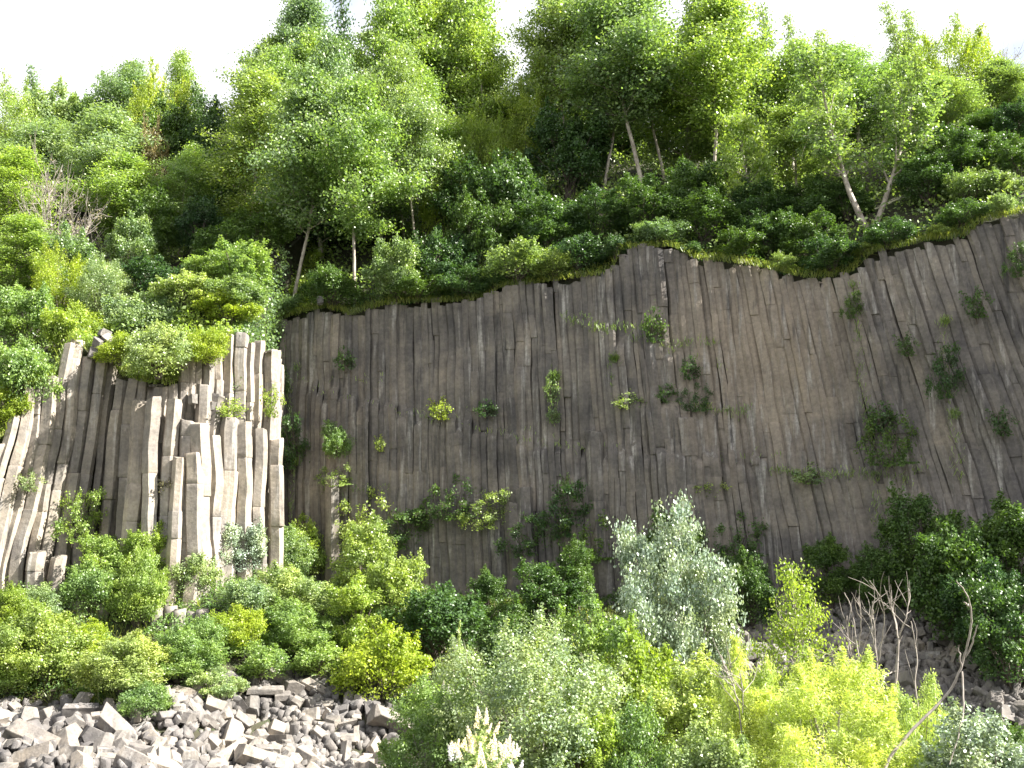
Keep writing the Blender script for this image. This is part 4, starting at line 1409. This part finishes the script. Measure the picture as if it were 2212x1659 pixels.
bare_tree('thin straight bare sapling next to the young birch', 27,
          [[(1862, 1570), (1858, 1460), (1850, 1380), (1838, 1310), (1825, 1280)], [(1855, 1400), (1862, 1330), (1850, 1290)]], 5, .02, 4)
bare_tree('bare sapling with a long arched side shoot reaching left', 25.5,
          [[(1925, 1590), (1880, 1510), (1850, 1475), (1828, 1435), (1812, 1395)], [(1850, 1475), (1815, 1460), (1800, 1445)]], 4, .023, 5)
bare_tree('second thin straight sapling behind the willow', 27.5,
          [[(1838, 1560), (1835, 1480), (1832, 1400), (1829, 1330)], [(1834, 1440), (1842, 1400)]], 5, .018, 6)
bare_tree('small bare sapling at the right of the dead group', 26,
          [[(1990, 1560), (1975, 1480), (1984, 1420), (1975, 1380), (1968, 1340)]], 5, .017, 7)
bare_tree('bare twigs standing left above the willow', 24,
          [[(1602, 1560), (1590, 1500), (1572, 1450), (1555, 1415)], [(1590, 1500), (1580, 1460), (1576, 1430)], [(1604, 1540), (1606, 1490), (1598, 1455)]], 5, .017, 8)


# ------------------------------------------------------------------ scree blocks
def block_mesh(r, long_, flat):
    n = r.choice((5, 6, 6, 4, 5))
    bm = bmesh.new()
    ph = r.uniform(0, 6)
    ring = [(math.cos(ph + 2 * math.pi * k / n + r.uniform(-.25, .25)) * r.uniform(.42, .56),
             math.sin(ph + 2 * math.pi * k / n + r.uniform(-.25, .25)) * r.uniform(.42, .56) * flat) for k in range(n)]
    ends = []
    for s in (-1, 1):
        tx, ty = r.uniform(-.35, .35), r.uniform(-.35, .35)
        ends.append([bm.verts.new((s * long_ / 2 + tx * a + ty * b, a + r.uniform(-.04, .04), b + r.uniform(-.04, .04))) for a, b in ring])
    for k in range(n):
        bm.faces.new((ends[0][k], ends[0][(k + 1) % n], ends[1][(k + 1) % n], ends[1][k]))
    bm.faces.new(ends[0][::-1]); bm.faces.new(ends[1])
    # knock a corner or two off
    for _ in range(r.choice((1, 2, 2, 3))):
        v = r.choice(list(bm.verts))
        no = Vector((v.co.x / max(long_, .1), v.co.y, v.co.z)).normalized() + Vector((r.uniform(-.4, .4), r.uniform(-.4, .4), r.uniform(-.4, .4)))
        no.normalize()
        co = v.co - no * r.uniform(.05, .16)
        gm = bmesh.ops.bisect_plane(bm, geom=list(bm.verts) + list(bm.edges) + list(bm.faces), plane_co=co, plane_no=no, clear_outer=True)
        ed = [e for e in gm['geom_cut'] if isinstance(e, bmesh.types.BMEdge)]
        if len(ed) > 2:
            bmesh.ops.holes_fill(bm, edges=ed, sides=0)
    bmesh.ops.recalc_face_normals(bm, faces=bm.faces)
    bmesh.ops.bevel(bm, geom=list(bm.edges), offset=.022, segments=1, affect='EDGES', clamp_overlap=True)
    me = bpy.data.meshes.new('basalt_block')
    bm.to_mesh(me); bm.free()
    me.materials.append(M_BLOCK)
    return me


br_ = random.Random(77)
SHAPES = {'long prism': [block_mesh(br_, br_.uniform(1.9, 2.7), .9) for _ in range(7)],
          'short block': [block_mesh(br_, br_.uniform(1.0, 1.5), .95) for _ in range(8)],
          'flat slab': [block_mesh(br_, br_.uniform(1.2, 1.8), .5) for _ in range(5)],
          'squat lump': [block_mesh(br_, br_.uniform(.7, .95), .95) for _ in range(6)]}


def inside(poly, x, y):
    c = False
    j = len(poly) - 1
    for i in range(len(poly)):
        (xi, yi), (xj, yj) = poly[i], poly[j]
        if (yi > y) != (yj > y) and x < (xj - xi) * (y - yi) / (yj - yi) + xi:
            c = not c
        j = i
    return c


LEFT_SCREE = [(-60, 1515), (60, 1520), (150, 1525), (240, 1530), (330, 1530), (370, 1500), (480, 1475), (600, 1445), (700, 1435), (790, 1425),
              (835, 1470), (850, 1560), (850, 1760), (-60, 1760)]
RIGHT_SCREE = [(1560, 1380), (1620, 1340), (1640, 1300), (1760, 1285), (1850, 1270), (1960, 1280), (2030, 1330), (2080, 1420), (2150, 1450), (2230, 1460),
               (2230, 1600), (2130, 1580), (2010, 1520), (1900, 1560), (1700, 1560), (1560, 1560)]
ROCKS = []


def slope_normal(x, y):
    e = .4
    return Vector((-(front_z(x + e, y) - front_z(x - e, y)) / (2 * e), -(front_z(x, y + e) - front_z(x, y - e)) / (2 * e), 1)).normalized()


def scatter(poly, xr, yr, tries, sizes, seed, cap, where):
    r = random.Random(seed)
    pts = []
    for _ in range(tries):
        if len(pts) >= cap:
            break
        x, y = r.uniform(*xr), r.uniform(*yr)
        z = front_z(x, y)
        q = proj((x, y, z))
        if not inside(poly, *q):
            continue
        s = r.choice(sizes) * r.uniform(.85, 1.15)
        sh = r.choices(('long prism', 'short block', 'flat slab', 'squat lump'), (2, 5, 1.6, 4))[0]
        if any((x - a) ** 2 + (y - b) ** 2 < (.41 * (s + c)) ** 2 for a, b, c in pts):
            continue
        pts.append((x, y, s))
        me = r.choice(SHAPES[sh])
        o = bpy.data.objects.new('basalt_block', me)
        link(o)
        nrm = slope_normal(x, y)
        yaw = r.uniform(0, 6.28)
        rot = nrm.to_track_quat('Z', 'Y').to_matrix() @ Euler((r.uniform(-1.2, 1.2), r.gauss(0, .28), yaw), 'ZYX').to_matrix()
        rot = nrm.to_track_quat('Z', 'Y').to_matrix() @ Matrix.Rotation(yaw, 3, 'Z') @ Matrix.Rotation(r.gauss(0, .3), 3, 'Y') @ Matrix.Rotation(r.uniform(0, 6.28), 3, 'X')
        M4 = rot.to_4x4()
        M4.translation = Vector((x, y, z)) + nrm * s * r.uniform(.22, .45)
        o.matrix_world = M4 @ Matrix.Scale(s, 4)
        ROCKS.append([o, q[0], q[1], s, sh, where])
    return len(pts)


n1 = scatter(LEFT_SCREE, (-19, -2), (27.5, 38.5), 30000, (.33, .4, .47, .55, .64), 1, 217, 'sunlit')
n2 = scatter(RIGHT_SCREE, (5, 22), (29, 43), 30000, (.32, .38, .45, .52, .6), 2, 83, 'shaded')
print('rocks', n1, n2)


def zone(px, py, where):
    if where == 'sunlit':
        a = ('at the left edge', 'under the round bush', 'under the drooping bush', 'at the scree centre', 'near the grey green bush')[min(4, int(max(0, px) // 170))]
        b = 'upper' if py < 1545 else ('middle' if py < 1605 else 'lower')
    else:
        a = ('left of the young birch', 'behind the bare saplings', 'below the dark shrubs', 'at the right edge')[0 if px < 1700 else 1 if px < 1960 else 2 if px < 2110 else 3]
        b = 'upper' if py < 1370 else ('middle' if py < 1450 else 'lower')
    return a, b


cells = {}
for rk in ROCKS:
    a, b = zone(rk[1], rk[2], rk[5])
    cells.setdefault((rk[5], a, b, rk[4]), []).append(rk)
ORD = ('first', 'second', 'third', 'fourth', 'fifth', 'sixth', 'seventh', 'eighth', 'ninth', 'tenth', 'eleventh', 'twelfth', 'thirteenth', 'fourteenth', 'fifteenth', 'sixteenth', 'seventeenth', 'eighteenth', 'nineteenth', 'twentieth')
for (wh, a, b, sh), ls in cells.items():
    ls.sort(key=lambda q: q[1])
    n = len(ls)
    col_ = 'pale' if wh == 'sunlit' else 'grey'
    for i, rk in enumerate(ls):
        if n == 1:
            lab = f'only {col_} stone {sh} {a} in the {b} {wh} scree'
        elif n == 2:
            big = rk[3] >= max(q[3] for q in ls)
            lab = f'{"larger" if big else "smaller"} {col_} stone {sh} {a}, {b} {wh} scree'
        else:
            lab = f'{col_} stone {sh} {ORD[min(i, 19)]} from the left, {a}, {b} {wh} scree'
        tag(rk[0], lab, 'rock', 'broken column blocks of the ' + wh + ' scree')

# loose stones on the cliff top ledge
for k, (px, py, s) in enumerate(((212, 742, .45), (232, 735, .38), (198, 765, .36), (240, 770, .36), (222, 722, .34), (395, 785, .36), (410, 868, .3), (430, 872, .26), (452, 880, .26), (700, 655, .3))):
    q = hit_wall(px, py)
    me = br_.choice(SHAPES['squat lump'])
    o = link(bpy.data.objects.new('loose_stone', me))
    x, y, t, nv = plan_of(px).at(plan_of(px).u_of_x(q.x))
    zz = max(q.z, ground_z(q.x, q.y + .2)) if k < 5 or k == 9 else q.z
    M4 = Euler((br_.uniform(0, 6), br_.uniform(0, 6), br_.uniform(0, 6))).to_matrix().to_4x4()
    M4.translation = Vector((q.x + nv[0] * (.45 if k > 5 else .1), q.y + nv[1] * (.45 if k > 5 else .1), q.z))
    o.matrix_world = M4 @ Matrix.Scale(s * 1.3, 4)
    tag(o, ('large grey stone of the pile on the left column heads', 'stone right in the pile on the left column heads', 'lower left stone of the pile on the column heads',
            'lower right stone of the pile on the column heads', 'topmost stone of the pile on the left column heads', 'grey stone perched over the broken column heads',
            'left stone wedged on the slanting crack', 'middle stone wedged on the slanting crack', 'right stone wedged on the slanting crack',
            'lone stone on the edge of the shaded wall')[k], 'rock', 'loose stones on the cliff')


# small rubble between the blocks: nobody could count it
def rubble(poly, xr, yr, count, seed, name):
    r = np.random.default_rng(seed)
    V, F = [], []
    base = np.array([(1, 0, 0), (-1, 0, 0), (0, 1, 0), (0, -1, 0), (0, 0, 1), (0, 0, -1), (.6, .6, .5), (-.6, -.5, .6)]) * .5
    cube = np.array([(a, b, c) for a in (-.5, .5) for b in (-.5, .5) for c in (-.5, .5)])
    fc = [(0, 1, 3, 2), (4, 6, 7, 5), (0, 4, 5, 1), (2, 3, 7, 6), (0, 2, 6, 4), (1, 5, 7, 3)]
    n = 0
    while n < count:
        x, y = r.uniform(*xr), r.uniform(*yr)
        z = front_z(x, y)
        if not inside(poly, *proj((x, y, z))):
            continue
        s = r.uniform(.1, .3)
        e = Euler(tuple(r.uniform(0, 6.28, 3))).to_matrix()
        pts = (cube * (1 + r.uniform(-.3, .3, cube.shape))) * s * np.array([1.25, 1, .8])
        pts = pts @ np.array(e).T + np.array([x, y, z + s * r.uniform(-.1, .35)])
        b = len(V)
        V += list(pts)
        F += [tuple(k + b for k in f) for f in fc]
        n += 1
    # smaller broken prisms among it
    n = 0
    shapes = []
    for q in SHAPES['short block'] + SHAPES['squat lump'] + SHAPES['long prism'][:3]:
        co = np.array([v.co[:] for v in q.vertices])
        shapes.append((co, [tuple(p.vertices) for p in q.polygons]))
    while n < count // 5:
        x, y = r.uniform(*xr), r.uniform(*yr)
        z = front_z(x, y)
        if not inside(poly, *proj((x, y, z))):
            continue
        co, fs = shapes[r.integers(len(shapes))]
        sz = r.uniform(.18, .32)
        e = np.array(Euler(tuple(r.uniform(0, 6.28, 3))).to_matrix())
        pts = (co * sz) @ e.T + np.array([x, y, z + sz * r.uniform(.1, .7)])
        b = len(V)
        V += list(pts)
        F += [tuple(k + b for k in f) for f in fs]
        n += 1
    o = link(bpy.data.objects.new(name, mesh_from(name, V, F, M_BLOCK)))
    tag(o, kind='stuff')
    return o


o = rubble(LEFT_SCREE, (-19, -2), (27.5, 38.5), 1900, 5, 'rubble')
tag(o, 'small pale rubble filling the gaps of the sunlit scree', 'rubble')
o = rubble(RIGHT_SCREE, (5, 22), (28, 43.5), 2200, 6, 'rubble')
tag(o, 'small dark rubble filling the gaps of the shaded scree', 'rubble')


# ------------------------------------------------------------------ undergrowth and grass
def undergrowth(name, label, xr, drange, count, size, mat, hmax, seed, above=True, skip=None):
    g = np.random.default_rng(seed)
    C = np.empty((count, 3))
    k = 0
    while k < count:
        x = g.uniform(*xr)
        d = g.uniform(*drange)
        y = Yw(x) + d if above else Yw(x) - d
        if skip and skip(x, y):
            continue
        h = hmax * (.5 + .5 * math.sin(x * 1.9 + 1.3 * math.sin(y * 1.1)) * math.sin(y * 1.7 + x * .6)) * g.uniform(0, 1) ** .7
        C[k] = (x, y, ground_z(x, y) + h)
        k += 1
    me = leaf_mesh(name, C, size, M_LEAF[mat], g, .7, .8)
    o = link(bpy.data.objects.new(name, me))
    tag(o, label, 'undergrowth', kind='stuff')


def on_scree(x, y):
    q = proj((x, y, front_z(x, y)))
    return inside(LEFT_SCREE, *q) or inside(RIGHT_SCREE, *q)


undergrowth('undergrowth', 'leafy undergrowth covering the slope above the cliff', (-32, 36), (.6, 40), 130000, .16, 'poplar', 1.5, 1)
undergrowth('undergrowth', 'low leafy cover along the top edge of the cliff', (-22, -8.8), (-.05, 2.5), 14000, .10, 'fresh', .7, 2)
undergrowth('undergrowth', 'dim leafy cover along the top edge of the shaded wall', (-8.6, 24), (-.05, 2.5), 14000, .10, 'deep', .7, 12)  # deep leaf colour stands in for shade under the edge trees
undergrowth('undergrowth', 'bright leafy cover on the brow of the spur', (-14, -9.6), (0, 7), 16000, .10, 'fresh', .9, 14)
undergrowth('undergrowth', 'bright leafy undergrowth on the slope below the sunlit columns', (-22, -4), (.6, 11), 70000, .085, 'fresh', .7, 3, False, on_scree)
undergrowth('undergrowth', 'leafy undergrowth darkened as by shade on the slope below the shaded wall', (-4, 22), (.6, 12), 60000, .09, 'deep', .7, 13, False, on_scree)  # shade between the bushes is put into the deep leaf colour


def grass(name, label, spots, blades, seed, mat, L=.45):
    g = np.random.default_rng(seed)
    V = []
    for _ in range(blades):
        x, y, z = spots(g)
        a = g.uniform(0, 6.28)
        l = L * g.uniform(.5, 1.3)
        d = np.array([math.cos(a) * g.uniform(.2, .8), math.sin(a) * .4 - .25, g.uniform(.4, 1)])
        d /= np.linalg.norm(d)
        s = np.array([math.sin(a), -math.cos(a), 0]) * .012
        p = np.array([x, y, z])
        m = p + d * l * .55
        t = m + (d + np.array([0, -.25, -.9])) * l * .45
        V += [p - s, p + s, m + s, m - s, m - s, m + s, t + s * .2, t - s * .2]
    F = np.arange(len(V)).reshape(-1, 4)
    o = link(bpy.data.objects.new(name, mesh_from(name, V, F, M_LEAF[mat])))
    tag(o, label, 'grass', kind='stuff')


def edge_spot(g):
    x = g.uniform(-21, 22)
    d = abs(g.normal()) * .5
    return x, Yw(x) + d - .15, hill_z(x, Yw(x) + d)


def slope_spot(g):
    while True:
        x = g.uniform(-20, 4)
        d = g.uniform(.5, 8)
        y = Yw(x) - d
        if not on_scree(x, y) and math.sin(x * 1.3) * math.sin(y * 1.9) > -.2:
            return x, y, front_z(x, y)


def flank(count, seed):
    g = np.random.default_rng(seed)
    C = []
    for _ in range(count):
        y = g.uniform(40.4, 48.6)
        x = X_STEP + g.normal() * .16 + .12
        za, zb = hill_z(X_STEP + .02, y), hill_z(X_STEP - .02, y)
        za = za if y > PM.Y(X_STEP) else foot(-8) + 8
        C.append((x, y, g.uniform(min(za, zb) - .3, zb + .35)))
    o = link(bpy.data.objects.new('undergrowth', leaf_mesh('undergrowth', np.array(C), .12, M_LEAF['poplar'], g, .7, .4)))
    tag(o, 'leafy creepers on the flank where the spur meets the long wall', 'undergrowth', kind='stuff')


flank(6000, 21)


def crack_spot(g):
    L = CRACKS[g.integers(len(CRACKS))]
    k = g.uniform(0, len(L) - 1.001)
    a, b = L[int(k)], L[int(k) + 1]
    f = k - int(k)
    x = a.x + (b.x - a.x) * f + g.normal() * .1
    if math.sin(x * 2.3) + math.sin(x * 5.1 + 1) < g.normal() * .6:
        f = 0.
    return x, PM.Y(x) - g.uniform(.1, .4), a.z + (b.z - a.z) * f + g.normal() * .1


CRACKS = [_ledge1, _ledge2, _ledge3, _ledge4] + [[hit_wall(a, b) for a, b in q] for q in (
    ((1845, 620), (1850, 800), (1880, 1000), (1890, 1150)), ((2030, 700), (2050, 900), (2070, 1050)), ((1195, 820), (1200, 960)),
    ((1320, 780), (1330, 900)), ((620, 800), (640, 1000), (630, 1150)), ((700, 1060), (850, 1120), (960, 1110)))]
grass('grass', 'thin grass rooted along the cracks and ledges of the shaded wall', crack_spot, 3500, 7, 'poplar', .3)
grass('grass', 'tufts of grass hanging over the cliff edge', edge_spot, 7000, 3, 'grass')
grass('grass', 'dry and green grass on the slope below the columns', slope_spot, 9000, 4, 'grass', .55)
